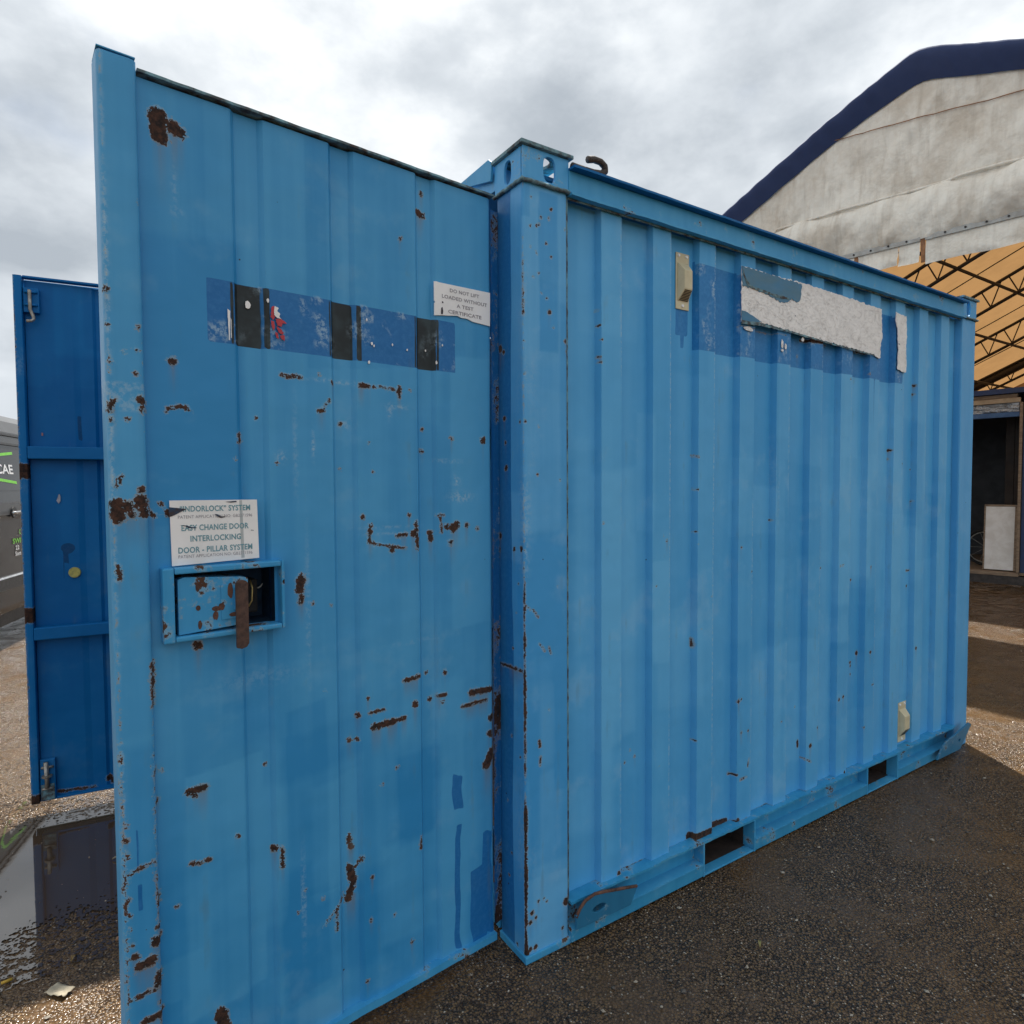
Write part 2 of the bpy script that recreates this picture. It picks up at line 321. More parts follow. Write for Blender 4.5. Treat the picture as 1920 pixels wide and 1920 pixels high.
# wear marks: (polyline of points, radius) in metres, in the plane of each surface
DOOR_CHIPS=[([(0.927,2.254),(0.93,2.225),(0.925,2.21)],0.0173),([(0.899,2.236),(0.885,2.231)],0.0125),([(0.901,2.248),(0.893,2.24)],0.0063),([(0.913,1.732)],0.0089),([(1.034,1.862)],0.006),([(1.033,1.792)],0.0029),([(0.98,1.792)],0.0041),([(0.984,1.744)],0.0041),([(1.008,1.738)],0.0029),([(1.03,1.716)],0.0035),([(0.986,1.696)],0.0035),([(1.029,1.634),(1.033,1.617)],0.0061),([(0.977,1.64)],0.0087),([(0.975,1.621)],0.005),([(1.031,1.595)],0.0049),([(1.003,1.6)],0.0035),([(0.924,1.63),(0.897,1.636),(0.881,1.63)],0.0039),([(0.928,1.622)],0.0036),([(0.775,1.579),(0.775,1.563)],0.0046),([(0.733,1.622)],0.0026),([(0.675,1.727),(0.627,1.728)],0.0043),([(0.573,1.652),(0.583,1.648)],0.0059),([(0.563,1.666),(0.555,1.677)],0.0031),([(0.524,1.621)],0.005),([(0.545,1.721)],0.0059),([(0.582,1.738)],0.0028),([(0.471,1.723),(0.448,1.722)],0.0061),([(0.432,1.722)],0.0044),([(0.414,1.724),(0.369,1.72)],0.003),([(0.356,1.725),(0.356,1.705)],0.0064),([(0.322,1.724)],0.0031),([(0.273,2.214),(0.285,2.219)],0.0081),([(0.267,2.215)],0.0065),([(0.273,2.274)],0.0064),([(0.347,2.129)],0.0053),([(1.017,1.481),(1.028,1.46)],0.0041),([(1.03,1.423),(1.025,1.395)],0.0123),([(1.007,1.419)],0.0112),([(0.983,1.428)],0.0138),([(1.022,1.408)],0.0098),([(0.977,1.405)],0.0113),([(0.96,1.399)],0.0063),([(0.944,1.421)],0.0051),([(0.929,1.401)],0.0077),([(0.919,1.397)],0.0052),([(0.982,1.451)],0.0075),([(1,1.4)],0.0075),([(1.027,1.294),(1.026,1.271)],0.0049),([(0.636,1.231),(0.641,1.202)],0.0103),([(0.636,1.182),(0.639,1.169)],0.0059),([(0.877,1.1)],0.0093),([(0.447,1.354),(0.451,1.311)],0.0052),([(0.469,1.376)],0.007),([(0.443,1.306),(0.342,1.285)],0.003),([(0.383,1.284)],0.008),([(0.307,1.355),(0.303,1.283)],0.0047),([(0.316,1.325)],0.0099),([(0.366,1.321),(0.341,1.324)],0.0054),([(0.255,1.322),(0.255,1.307)],0.0084),([(0.182,1.334)],0.0138),([(0.204,1.338)],0.0085),([(0.169,1.345)],0.0104),([(0.192,1.293)],0.0086),([(0.226,1.367),(0.223,1.324)],0.0032),([(0.134,1.34)],0.007),([(0.095,1.33)],0.0051),([(0.237,1.375),(0.215,1.373)],0.0032),([(0.329,1.377)],0.0047),([(0.071,1.594)],0.0106),([(0.185,1.596)],0.0049),([(0.282,1.556)],0.0066),([(0.276,1.616)],0.0039),([(0.351,0.915),(0.304,0.919)],0.0055),([(0.273,0.922)],0.004),([(0.215,0.914)],0.0069),([(0.317,0.842)],0.0092),([(0.261,0.842)],0.0068),([(0.237,0.849),(0.214,0.846)],0.0058),([(0.225,0.828)],0.005),([(0.447,0.808),(0.385,0.809)],0.0088),([(0.415,0.807),(0.349,0.811)],0.0054),([(0.461,0.888)],0.0046),([(0.457,0.848),(0.414,0.848)],0.0038),([(0.489,0.847)],0.0063),([(0.513,0.785)],0.0063),([(0.49,0.784)],0.0038),([(0.126,0.834),(0.029,0.828)],0.0089),([(0.154,0.799),(0.066,0.799)],0.0051),([(0.048,0.74)],0.0129),([(0.053,0.691)],0.011),([(0.068,0.595),(0.047,0.631)],0.0147),([(0.902,0.77),(0.868,0.772)],0.008),([(0.891,0.758)],0.0067),([(0.956,0.835)],0.0037),([(0.9,0.603),(0.861,0.598)],0.0041),([(0.696,0.565),(0.697,0.518)],0.0049),([(0.715,0.569)],0.0088),([(0.518,0.525),(0.509,0.493)],0.0063),([(0.516,0.441),(0.506,0.4),(0.523,0.357)],0.0103),([(0.534,0.375),(0.59,0.321)],0.003),([(0.556,0.349),(0.559,0.293)],0.003),([(0.48,0.459),(0.499,0.437)],0.0038),([(0.846,0.224),(0.841,0.188)],0.0141),([(0.969,1.08),(0.97,0.986)],0.0037),([(1.028,0.74)],0.003),([(1.03,0.709)],0.0051),([(1.028,0.675)],0.0036),([(1.03,0.645)],0.0042),([(1.029,0.618)],0.0036),([(1.029,0.582)],0.0037),([(1.029,0.547)],0.0037),([(1.028,0.517)],0.0037),([(1.023,0.636),(0.989,0.646),(0.972,0.65)],0.0027),([(0.968,0.773)],0.0052),([(0.97,0.845)],0.0052),([(0.969,0.569),(0.971,0.546)],0.0038),([(0.978,0.471)],0.0118),([(0.987,0.433),(1.01,0.428)],0.0105),([(1.019,0.454)],0.0077),([(0.974,0.396),(0.979,0.368)],0.0066),([(0.972,0.498)],0.0053),([(1.021,0.479)],0.0037),([(1.025,0.361),(0.981,0.367),(0.97,0.376)],0.0043),([(1.008,0.302),(0.972,0.304)],0.0065),([(0.73,0.782)],0.0041),([(0.376,0.677)],0.0039),([(0.422,0.643)],0.0039),([(0.801,0.633)],0.0056),([(0.932,0.517)],0.0038),([(0.596,0.394)],0.0037),([(0.456,0.395)],0.0047),([(0.302,0.451),(0.302,0.42)],0.0033),([(0.335,0.16)],0.0049),([(0.473,0.112)],0.0047),([(0.659,0.386)],0.0029),([(0.638,0.433)],0.0029),([(0.46,0.277)],0.0047),([(0.39,0.262)],0.0032),([(0.579,0.934)],0.0029),([(0.607,1.162)],0.0035),([(0.561,1.153)],0.0029),([(0.45,1.573)],0.003),([(0.525,1.502)],0.0029),([(0.436,1.496)],0.003),([(0.788,1.523)],0.0026),([(0.69,1.513)],0.0027)]
WALL_CHIPS=[([(0.303,2.02)],0.0032),([(0.308,1.97)],0.0032),([(0.315,1.925)],0.0032),([(0.308,1.869)],0.0032),([(0.312,1.854)],0.0036),([(0.761,1.565),(0.778,1.557)],0.0026),([(0.765,1.444),(0.777,1.438)],0.0026),([(0.772,1.285)],0.0031),([(0.779,1.238)],0.0031),([(0.613,1.262)],0.0047),([(0.597,1.28)],0.0025),([(0.319,1.334)],0.0036),([(1.025,1.214)],0.0052),([(1.089,1.116)],0.0035),([(0.561,1.106)],0.0035),([(0.764,0.89),(0.765,0.86)],0.0041),([(1.229,1.312)],0.0034),([(1.014,0.613)],0.0077),([(1.03,0.621)],0.0044),([(1.032,0.487)],0.0056),([(1.072,0.485)],0.0045),([(0.464,0.542)],0.0039),([(0.484,0.515)],0.0049),([(0.437,0.504)],0.0039),([(0.771,0.511)],0.0042),([(0.98,0.327),(1.009,0.322)],0.004),([(1.025,0.299),(1.068,0.302)],0.004),([(1.08,0.372),(1.071,0.34)],0.0029),([(1.444,0.351),(1.445,0.328)],0.0073),([(1.5,0.326)],0.0103),([(1.465,0.276),(1.505,0.255)],0.0032),([(1.907,0.665)],0.0111),([(1.982,0.663)],0.008),([(1.853,0.628)],0.0078),([(2.421,0.62)],0.0087),([(1.72,0.487)],0.0077),([(1.754,0.493)],0.0077),([(1.587,0.415)],0.0063),([(1.555,0.394)],0.0062),([(1.937,0.314)],0.0054),([(1.773,0.142),(1.774,0.12)],0.0065),([(2.002,0.505),(2.04,0.506)],0.004),([(1.848,0.631)],0.0052),([(1.854,0.611)],0.0052),([(1.855,0.573)],0.0052),([(1.599,1.088)],0.0061),([(1.712,1.092),(1.746,1.094)],0.0033),([(1.822,1.084)],0.0051),([(1.974,1.067)],0.0053),([(2.356,1.02),(2.383,1.018)],0.0042),([(1.846,1.016)],0.0052),([(2.364,0.941)],0.0071),([(2.155,1.619)],0.0067),([(2.152,1.578)],0.004),([(2.25,1.554)],0.0055),([(2.389,1.948)],0.005),([(2.385,1.905)],0.005),([(2.379,1.529)],0.005),([(2.385,1.369)],0.0051),([(1.775,1.926)],0.0049),([(1.936,1.964)],0.0046),([(0.759,0.148),(0.863,0.146)],0.0133),([(0.878,0.15),(0.972,0.142)],0.0114),([(1.014,0.142)],0.0094),([(1.067,0.131)],0.0068),([(0.182,0.147)],0.0096),([(0.389,0.145)],0.0081),([(0.854,1.039)],0.0027),([(0.796,0.927)],0.0027),([(0.577,0.464)],0.003),([(0.875,0.487)],0.0043),([(1.422,0.505)],0.0036),([(1.291,0.475)],0.0035),([(1.376,2.108)],0.0034),([(1.409,1.992)],0.0057)]
POST_CHIPS=[([(0.028,2.3)],0.0035),([(0.102,2.282)],0.0049),([(0.064,2.25)],0.0049),([(0.094,2.252)],0.0041),([(0.058,2.229)],0.0041),([(0.026,2.218)],0.0032),([(0.049,2.223)],0.0033),([(0.084,2.179)],0.0041),([(0.025,2.158)],0.0032),([(0.101,2.142)],0.0041),([(0.095,1.977)],0.007),([(0.065,2.029)],0.0033),([(0.085,2.016)],0.0033),([(0.11,1.933)],0.0033),([(0.05,2.143)],0.0024),([(0.056,2.085)],0.0033),([(0.156,2.235)],0.0034),([(0.157,1.898)],0.0059),([(0.167,1.867)],0.0071),([(-0.149,0.893),(-0.078,0.898),(-0.013,0.899)],0.0045),([(-0.056,1.264)],0.0072),([(-0.015,1.267)],0.0088),([(0.004,1.097),(0.031,1.082),(0.049,1.059)],0.0025),([(0.054,0.978),(0.074,0.954)],0.0026),([(0.088,0.963),(0.098,0.942)],0.0021),([(0.053,0.678),(0.053,0.661)],0.0043),([(0.055,0.628),(0.054,0.603)],0.0035),([(-0.128,1.88)],0.0108),([(-0.109,1.868)],0.0071),([(-0.106,1.664)],0.0072),([(-0.1,1.59)],0.0052),([(-0.098,1.513)],0.009),([(-0.135,1.3)],0.0092),([(-0.142,1.257)],0.0074),([(0.046,0.18)],0.0053),([(0.036,0.133)],0.0053),([(0.022,0.152)],0.0073),([(0.067,0.181)],0.0035),([(0.077,0.168)],0.0036),([(0.016,0.124)],0.0073),([(0.154,0.14)],0.0133),([(0.034,0.041)],0.0074),([(0.014,0.041)],0.0074),([(0.139,0.059)],0.0055),([(-0.05,0.033)],0.0054),([(-0.094,0.231)],0.0036),([(-0.078,0.308)],0.0036),([(0.054,1.633)],0.0025),([(0.133,1.474)],0.0026),([(0.122,1.146)],0.0026),([(0.049,1.49)],0.003),([(0.09,0.769)],0.0026),([(-0.02,1.648)],0.0041),([(0.001,1.88)],0.0033),([(0.002,1.787)],0.0033),([(0.003,1.647)],0.0041),([(0.046,2.15)],0.0024),([(0.036,2.071)],0.0033),([(-0.033,1.161)],0.0034),([(-0.046,1.07)],0.0026),([(-0.065,0.959)],0.0035),([(-0.074,0.682)],0.0035),([(-0.1,0.468)],0.0036),([(-0.03,0.63)],0.0043)]

# ------------------------------------------------------------------ ground
def asphalt():
    m, n, l, b, out = new_mat('wet_asphalt'); k = NB(m.node_tree)
    co = k.coord('Object')
    v1 = k.vor(co, 125); v2 = k.vor(co, 260)
    s1 = n.new('ShaderNodeSeparateColor'); l.new(v1.outputs['Color'], s1.inputs[0])
    s2 = n.new('ShaderNodeSeparateColor'); l.new(v2.outputs['Color'], s2.inputs[0])
    nb = k.noise(co, 1.5, 5, 0.64, 0.5); nm = k.noise(co, 7.0, 4, 0.62)
    sm = k.rng(k.math('MULTIPLY_ADD', k.math('SUBTRACT', nm, 0.5), 0.55, nb), 0.46, 0.66)        # brown silt lying in the hollows
    stone = k.mix(s1.outputs[0], (0.090, 0.050, 0.018), (0.220, 0.132, 0.054))
    stone = k.mix(k.rng(s1.outputs[1], 0.80, 0.9), stone, (0.21, 0.13, 0.075))
    stone = k.mix(k.rng(s2.outputs[0], 0.970, 0.978), stone, (0.62, 0.56, 0.46))
    bind = k.rng(v1.outputs['Distance'], 0.28, 0.62)
    col = k.mix(bind, stone, (0.040, 0.021, 0.007))
    col = k.mix(k.math('MULTIPLY', sm, 0.55), col, (0.125, 0.071, 0.030))
    l.new(col, b.inputs['Base Color'])
    rg = k.fmix(k.rng(nm, 0.42, 0.60), 0.26, 0.12)
    rg = k.math('MULTIPLY_ADD', k.math('SUBTRACT', s1.outputs[2], 0.5), 0.18, rg)
    l.new(k.math('MULTIPLY_ADD', sm, 0.08, rg), b.inputs['Roughness']); b.inputs['IOR'].default_value = 1.5; b.inputs['Specular IOR Level'].default_value = 0.5
    sq = lambda v_: k.math('MULTIPLY', v_, v_)
    h = k.math('SUBTRACT', k.math('MULTIPLY', s1.outputs[0], 0.16), sq(v1.outputs['Distance']))
    h = k.math('MULTIPLY_ADD', sq(v2.outputs['Distance']), -0.22, h)
    h = k.math('MULTIPLY', h, k.fmix(sm, 1.0, 0.35))
    h = k.math('MULTIPLY_ADD', nm, 1.2, h)
    l.new(k.bump(h, 1.0, 0.0054), b.inputs['Normal'])
    return m
M['asphalt'] = asphalt()
g = MB().add([(-150, -150, 0), (150, -150, 0), (150, 150, 0), (-150, 150, 0)], [(0, 1, 2, 3)]).build('ground', M['asphalt'])
g['kind'] = 'structure'; g['label'] = 'dark wet asphalt yard with coarse gravelly surface'

def jag(poly, step, amp, seed=0, closed=True):
    out = []; n = len(poly)
    for i in range(n if closed else n-1):
        a = Vector((*poly[i], 0)); c = Vector((*poly[(i+1) % n], 0)); L = (c-a).length; k = max(1, int(L/step)); t = (c-a)/max(L, 1e-6); nn = Vector((-t.y, t.x, 0))
        for j in range(k):
            p = a+(c-a)*(j/k)
            q = mnoise.noise(Vector((p.x/step*0.6+seed*7.3, p.y/step*0.6, seed)))*0.7+mnoise.noise(Vector((p.x/step*1.7, p.y/step*1.7+seed*3.1, seed+5)))*0.5
            p = p+nn*amp*q; out.append((p.x, p.y))
    return out
# puddle: a thin sheet of still water between the two open doors
def water():
    m, n, l, b, out = new_mat('puddle_water'); k = NB(m.node_tree); co = k.coord('Object')
    l.new(k.mix(k.noise(co, 7, 4), (0.060, 0.040, 0.026), (0.085, 0.058, 0.038)), b.inputs['Base Color'])
    b.inputs['Roughness'].default_value = 0.03; b.inputs['IOR'].default_value = 2.2
    ed = k.attr('depth')                                             # 1 well inside, 0 at the rim
    v = k.vor(co, 85); sp = n.new('ShaderNodeSeparateColor'); l.new(v.outputs['Color'], sp.inputs[0])
    top = k.math('SUBTRACT', k.math('MULTIPLY', sp.outputs[0], 0.55), k.math('MULTIPLY', v.outputs['Distance'], 0.55))
    a = k.rng(k.math('SUBTRACT', k.math('ADD', ed, k.math('MULTIPLY', k.math('SUBTRACT', k.noise(co, 9, 4), 0.5), 0.6)), k.math('MULTIPLY', top, 1.3)), 0.12, 0.20)
    l.new(a, b.inputs['Alpha'])
    l.new(k.bump(k.noise(co, 26, 2), 0.03, 0.002), b.inputs['Normal'])
    return m
M['water'] = water()
nx, ny = 120, 120
X, Y = np.meshgrid(np.linspace(-2.6, -0.55, nx), np.linspace(0.75, 2.15, ny), indexing='ij')
cx, cy = -1.45, 1.40
dist = np.hypot((X-cx)/0.86, (Y-cy)/np.where(Y > cy, 0.52, 0.44))+0.8*fbm(X*2.4+3, Y*2.4, 3)
Z = np.full(X.shape, 0.004)
pud = link('puddle', grid_mesh('puddle', np.stack([X, Y, Z], -1), {'depth': np.clip((1.12-dist)*1.6, 0, 1)}), M['water'])
pud['kind'] = 'structure'; pud['label'] = 'still puddle on the asphalt below the open dark blue door'

# ------------------------------------------------------------------ container
M['hook'] = simple('dark_rusty_hook', (0.075, 0.06, 0.05), (0.03, 0.025, 0.024), 0.75, 40, bump=0.6)
M['pocket_shade'] = simple('pocket_shade_lining', (0.05, 0.032, 0.025), (0.025, 0.018, 0.016), 0.9, 20)  # dark brown stands in for the shade inside the fork pockets
CL, CW, CH = 2.995, 1.95, 2.445
PX, PY = 0.164, 0.145
cont = empty('shipping_container', (0, 0, 0), 0, 'weathered blue steel storage container with chipped paint and open doors', 'container')

def poly_hole(mb, poly, c, ra, rb, h0, h1, axis='y', n=28, mi=0, sup=2.0):
    """plate with polygon outline (star-shaped about c) and an oval hole, extruded from h0 to h1"""
    ang = set(2*math.pi*i/n for i in range(n))
    for p in poly: ang.add(math.atan2(p[1]-c[1], p[0]-c[0]) % (2*math.pi))
    ang = sorted(ang); outer = []; inner = []
    for a in ang:
        dx, dy = math.cos(a), math.sin(a); best = None
        for i in range(len(poly)):
            (x1, y1), (x2, y2) = poly[i], poly[(i+1) % len(poly)]; ex, ey = x2-x1, y2-y1; den = dx*ey-dy*ex
            if abs(den) < 1e-12: continue
            t = ((x1-c[0])*ey-(y1-c[1])*ex)/den; q = ((x1-c[0])*dy-(y1-c[1])*dx)/den
            if t > 0 and -1e-6 <= q <= 1+1e-6 and (best is None or t < best): best = t
        outer.append((c[0]+dx*best, c[1]+dy*best))
        e_ = (abs(dx/ra)**sup+abs(dy/rb)**sup)**(-1/sup); inner.append((c[0]+dx*e_, c[1]+dy*e_))
    k = len(ang)
    def P(p, h): return (p[0], h, p[1]) if axis == 'y' else ((h, p[0], p[1]) if axis == 'x' else (p[0], p[1], h))
    vs_ = [P(p, h0) for p in outer]+[P(p, h0) for p in inner]+[P(p, h1) for p in outer]+[P(p, h1) for p in inner]
    fs = []
    for i in range(k):
        j = (i+1) % k
        fs += [(i, j, k+j, k+i), (2*k+i, 3*k+i, 3*k+j, 2*k+j), (i, 2*k+i, 2*k+j, j), (k+i, k+j, 3*k+j, 3*k+i)]
    mb.add(vs_, fs, mi)

# --- near corner post: one folded sheet, unrolled coordinate u (-Y on the end face, +X on the side face)
def post_sheet():
    pts = []
    def corner(cx_, cy_, a0, a1, u0, r=0.009):
        for i in range(5):
            a = R(a0+(a1-a0)*i/4); pts.append((cx_+r*math.cos(a), cy_+r*math.sin(a), u0+(i/4-0.5)*r*1.5))
    for x in np.linspace(0.10, 0.012, 4): pts.append((x, PY, -PY-x))
    corner(0.009, PY-0.009, 90, 180, -PY)
    for y in np.arange(PY-0.012, 0.011, -0.005): pts.append((0, y, -y))
    corner(0.009, 0.009, 180, 270, 0.0)
    for x in np.arange(0.012, PX-0.009, 0.005): pts.append((x, 0, x))
    corner(PX-0.009, 0.009, 270, 360, PX)
    for y in (0.015, 0.03, 0.05, 0.075): pts.append((PX, y, PX+y))
    a = np.array(pts); z = np.arange(0.0, 2.3455, 0.007); z[-1] = 2.345
    S = np.repeat(a[:, 2:3], len(z), 1); Zz = np.repeat(z[None, :], len(a), 0)
    P = np.stack([np.repeat(a[:, 0:1], len(z), 1), np.repeat(a[:, 1:2], len(z), 1), Zz], -1)
    F = chip_field(S, Zz, POST_CHIPS)
    edge = 0.0005+0.011*fbm(Zz*9, Zz*0+1.3, 4)*2+0.006*np.clip(1-Zz/1.0, 0, 1)-0.003*(Zz > 1.3)
    F = np.maximum(F, np.where(np.abs(S) < 0.03, edge-np.abs(S+0.002), -1))
    edge2 = 0.002+0.010*fbm(Zz*13+4, Zz*0+7.3, 4)*2
    F = np.maximum(F, np.where(S > PX-0.03, edge2-np.abs(S-PX-0.004)-0.002, -1))
    band = np.maximum(-0.068-S+0.012*fbm(Zz*2.2, S*0+2, 3)*2, -1)                      # old darker coat beside the door
    T = patches(S, Zz, 26, -0.15, 0.17, 0, 2.35, 21)
    run = rect_field(S+0.02*fbm(Zz*4, S*6), Zz, 0.055, 0.13, 1.86, 2.33)
    T = T-0.8*np.clip(run/0.003, 0, 1)-0.6*np.clip(rect_field(S+0.012*fbm(Zz*4+3, S*6), Zz, -0.006, 0.028, 2.24, 2.5)/0.002, 0, 1)
    scf = np.clip(fbm(Zz*3+8, S*14, 3)*3, 0, 1)*np.exp(-(S/0.035)**2)
    return grid_mesh('corner_post', P, {'rust': store(F), 'weep': weep_field(S, Zz, POST_CHIPS), 'tone': T, 'band': store(np.where(S > -PY-0.001, band, -1)), 'scuff': scf}, smooth=True)
POST = link('corner_post', post_sheet(), M['post'], cont)
def corner_cap(name, x0, y0, fx, fy):
    """hollow lifting corner: side plates with oval holes and a rusty top plate; fx/fy flip it for the other corners"""
    mb = MB(); a, c_, z0, z1 = 0.168, 0.150, CH-0.100, CH
    rect = [(0, z0), (a, z0), (a, z1-0.001), (0, z1-0.001)]
    poly_hole(mb, rect, (0.095, (z0+z1)/2), 0.022, 0.037, -0.002, 0.007, 'y', sup=3.0)
    rect2 = [(0.008, z0), (c_, z0), (c_, z1-0.001), (0.008, z1-0.001)]
    poly_hole(mb, rect2, (0.078, (z0+z1)/2), 0.019, 0.034, -0.002, 0.007, 'x', sup=3.0)
    mb.box(0.008, c_-0.008, z0, a, c_, z1-0.03)
    me = mb.mesh(name, 0.0012, 1)
    o = link(name, me, M['cap'], cont, (x0, y0, 0)); o.scale = (fx, fy, 1)
    tp = MB(); poly_hole(tp, [(-0.012, -0.012), (a+0.012, -0.012), (a+0.012, c_+0.008), (-0.012, c_+0.008)], (0.085, 0.075), 0.060, 0.045, z1, z1+0.011, 'z')
    link('top_plate', tp.mesh('top_plate', 0.002, 2), M['rust_edge'], o)
    wd = MB()
    pts = [(-0.006, c_, z0), (-0.006, -0.006, z0), (a, -0.006, z0)]
    pts = [Vector(pts[0])+(Vector(pts[1])-Vector(pts[0]))*t for t in np.linspace(0, 1, 16)]+[Vector(pts[1])+(Vector(pts[2])-Vector(pts[1]))*t for t in np.linspace(0.06, 1, 18)]
    wd.tube([p+Vector((0.002*mnoise.noise(p*60), 0.002*mnoise.noise(p*71), 0.003*mnoise.noise(p*83))) for p in pts], 0.0062, 6)
    wd.build('weld_seam', M['rust_edge'], o, smooth=True)
    return o
corner_cap('corner_fitting', 0, 0, 1, 1)
corner_cap('corner_fitting', CL, 0, -1, 1)
corner_cap('corner_fitting', 0, CW, 1, -1)
corner_cap('corner_fitting', CL, CW, -1, -1)
bp = MB().box(-0.006, -0.006, 0.0, PX+0.006, PY, 0.024).build('base_plate', M['trim'], POST, 0.004)
def far_post(x0, x1, y0, y1): return box('corner_post', x0, y0, 0, x1, y1, CH-0.1, M['post'], cont, 0.008)
fp = far_post(CL-0.160, CL, 0, 0.14)
far_post(0, 0.16, CW-0.14, CW); far_post(CL-0.16, CL, CW-0.14, CW)

# --- corrugated side wall
def rib_profile(x, start, per, count, proud, slope, y_out, y_in):
    y = np.full(x.shape, y_in)
    for i in range(count):
        a = start+per*i
        t = np.clip(np.minimum((x-(a-slope))/slope, ((a+proud+slope)-x)/slope), 0, 1); y = np.minimum(y, y_in+(y_out-y_in)*t)
    return y
RS, RP, RN, RW, RK = 0.311, 0.2315, 11, 0.087, 0.007
xs = set(np.round(np.arange(0.164, 2.8401, 0.0085), 4))
for i in range(RN):
    a = RS+RP*i
    for q in (a-RK, a-RK+0.002, a-0.002, a, a+0.004, a+RW-0.004, a+RW, a+RW+0.002, a+RW+RK-0.002, a+RW+RK): xs.add(round(q, 4))
xs = np.array(sorted(x for x in xs if 0.164 <= x <= 2.838)); xs = xs[np.concatenate([[True], np.diff(xs) > 0.0012])]
zs = np.arange(0.125, 2.3445, 0.009)
S, Zz = np.meshgrid(xs, zs, indexing='ij')
prof = rib_profile(xs, RS, RP, RN, RW, RK, 0.012, 0.037)
dent = 0.004*fbm(S*2.1, Zz*1.7, 3)
Pw = np.stack([S, prof[:, None]+dent, Zz+np.where(Zz < 0.13, 0.006*fbm(S*6, Zz*0, 3)*2, 0)], -1)
proud = (prof < 0.02)[:, None]
Fw = chip_field(S, Zz, WALL_CHIPS)
botr = 0.012*fbm(S*5, S*0+3, 4)*2-0.004
Fw = np.maximum(Fw, np.where(Zz < 0.17, botr-(Zz-0.135), -1))
for a0, a1 in ((1.0, 1.30), (1.42, 1.62), (1.75, 2.01)):                                # rust bleeding below the torn sign
    Fw = np.maximum(Fw, np.where((S > a0) & (S < a1), 0.010*fbm(S*14, Zz*9, 3)*2+0.004-np.abs(Zz-2.058), -1))
band = rect_field(S, Zz+0.006*fbm(S*5, Zz*3), 0.764, 2.236, 1.943, 2.262)
band = np.where(proud & (Zz > 2.25), -1, band)
dripx = np.exp(-((S-1.972)/0.004)**2); band = np.maximum(band, np.where((Zz > 1.70) & (Zz < 1.96), 0.005-np.abs(S-1.972)-0.002*(1.96-Zz)*4, -1))
vd = rect_field(S+0.02*fbm(Zz*5, S*9), Zz, 0.680-0.0, 0.742, 1.99, 2.10); vd = np.maximum(vd, rect_field(S, Zz, 0.703, 0.722, 1.945, 2.05)+0.006*fbm(S*20, Zz*20))
band = np.maximum(band, vd)
T = patches(S, Zz, 150, 0.17, 2.84, 0.1, 2.35, 5, 0.9)
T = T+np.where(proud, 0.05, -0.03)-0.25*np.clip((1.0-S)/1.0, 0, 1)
ribid = np.floor((S-RS+0.02)/RP); T = T+0.12*(np.modf(np.sin(ribid*12.9898+4)*43758.5453)[0]-0.0)*0.6
scf = np.where(proud & (Zz > 1.95) & (Zz < 2.25) & (S > 0.76) & (S < 2.3), np.clip(fbm(S*40, Zz*22, 3)*5-0.35, 0, 1), 0)
scf = np.maximum(scf, np.clip(fbm(S*16+9, Zz*2, 3)*4-1.0, 0, 1)*0.5)
for i in range(RN):
    scf = np.maximum(scf, np.exp(-((S-(RS+RP*i+RW-0.001))/0.0026)**2)*np.clip(0.55+fbm(Zz*2.5+i*3, S*0+i, 3)*2.2, 0, 1)*(1.5 if i < 3 else 0.9))  # pale rib edges: worn paint plus the edge highlight put into the colour
scf = np.clip(scf, 0, 1)
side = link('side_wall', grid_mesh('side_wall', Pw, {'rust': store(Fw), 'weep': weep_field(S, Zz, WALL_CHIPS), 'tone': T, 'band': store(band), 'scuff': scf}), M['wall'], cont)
tag(side, 'corrugated blue side wall with a darker repainted band near the top')
# weld joint between post and wall
w = MB(); w.tube([(PX+0.0035+0.0018*mnoise.noise(Vector((0, 0, z*40))), 0.010+0.002*mnoise.noise(Vector((3, 0, z*50))), z) for z in np.arange(0.13, 2.34, 0.012)], 0.0045, 6)
w.build('weld_seam', M['rust_edge'], cont, smooth=True)
# --- rails
rail = MB().box(PX+0.002, -0.006, 2.342, CL-0.162, 0.03, 2.412).build('top_rail', M['trim'], cont, 0.003)
lip = MB()
def strip(mb, x0, x1, ya, yb, za, zb, n, amp, seed):
    pts = np.linspace(x0, x1, n); v = []
    for i, x in enumerate(pts):
        q = amp*mnoise.noise(Vector((x*9, seed, 0)))+amp*0.6*mnoise.noise(Vector((x*33, seed, 4)))
        q2 = amp*mnoise.noise(Vector((x*12, seed, 9)))
        v += [(x, ya+q2, za+q), (x, ya+q2, zb+q), (x, yb, zb+q), (x, yb, za+q)]
    f = []
    for i in range(n-1):
        b_ = 4*i
        for k in range(4): f.append((b_+k, b_+4+k, b_+4+(k+1) % 4, b_+(k+1) % 4))
    f += [(0, 1, 2, 3), (4*(n-1)+3, 4*(n-1)+2, 4*(n-1)+1, 4*(n-1))]
    mb.add(v, f)
strip(lip, PX+0.003, CL-0.163, -0.032, 0.05, 2.4125, 2.4195, 90, 0.0012, 1); lip.build('rail_lip', M['inner'], rail)
lip2 = MB(); strip(lip2, PX+0.003, CL-0.163, -0.020, 0.004, 2.3345, 2.3415, 150, 0.002, 2); lip2.build('rail_lip', M['trim'], rail)
wd = MB(); wd.tube([(x, 0.006+0.002*mnoise.noise(Vector((x*40, 0, 0))), 2.3325+0.0025*mnoise.noise(Vector((x*55, 3, 0)))) for x in np.arange(PX+0.006, CL-0.165, 0.011)], 0.0038, 5); wd.build('weld_seam', M['rust_edge'], rail, smooth=True)
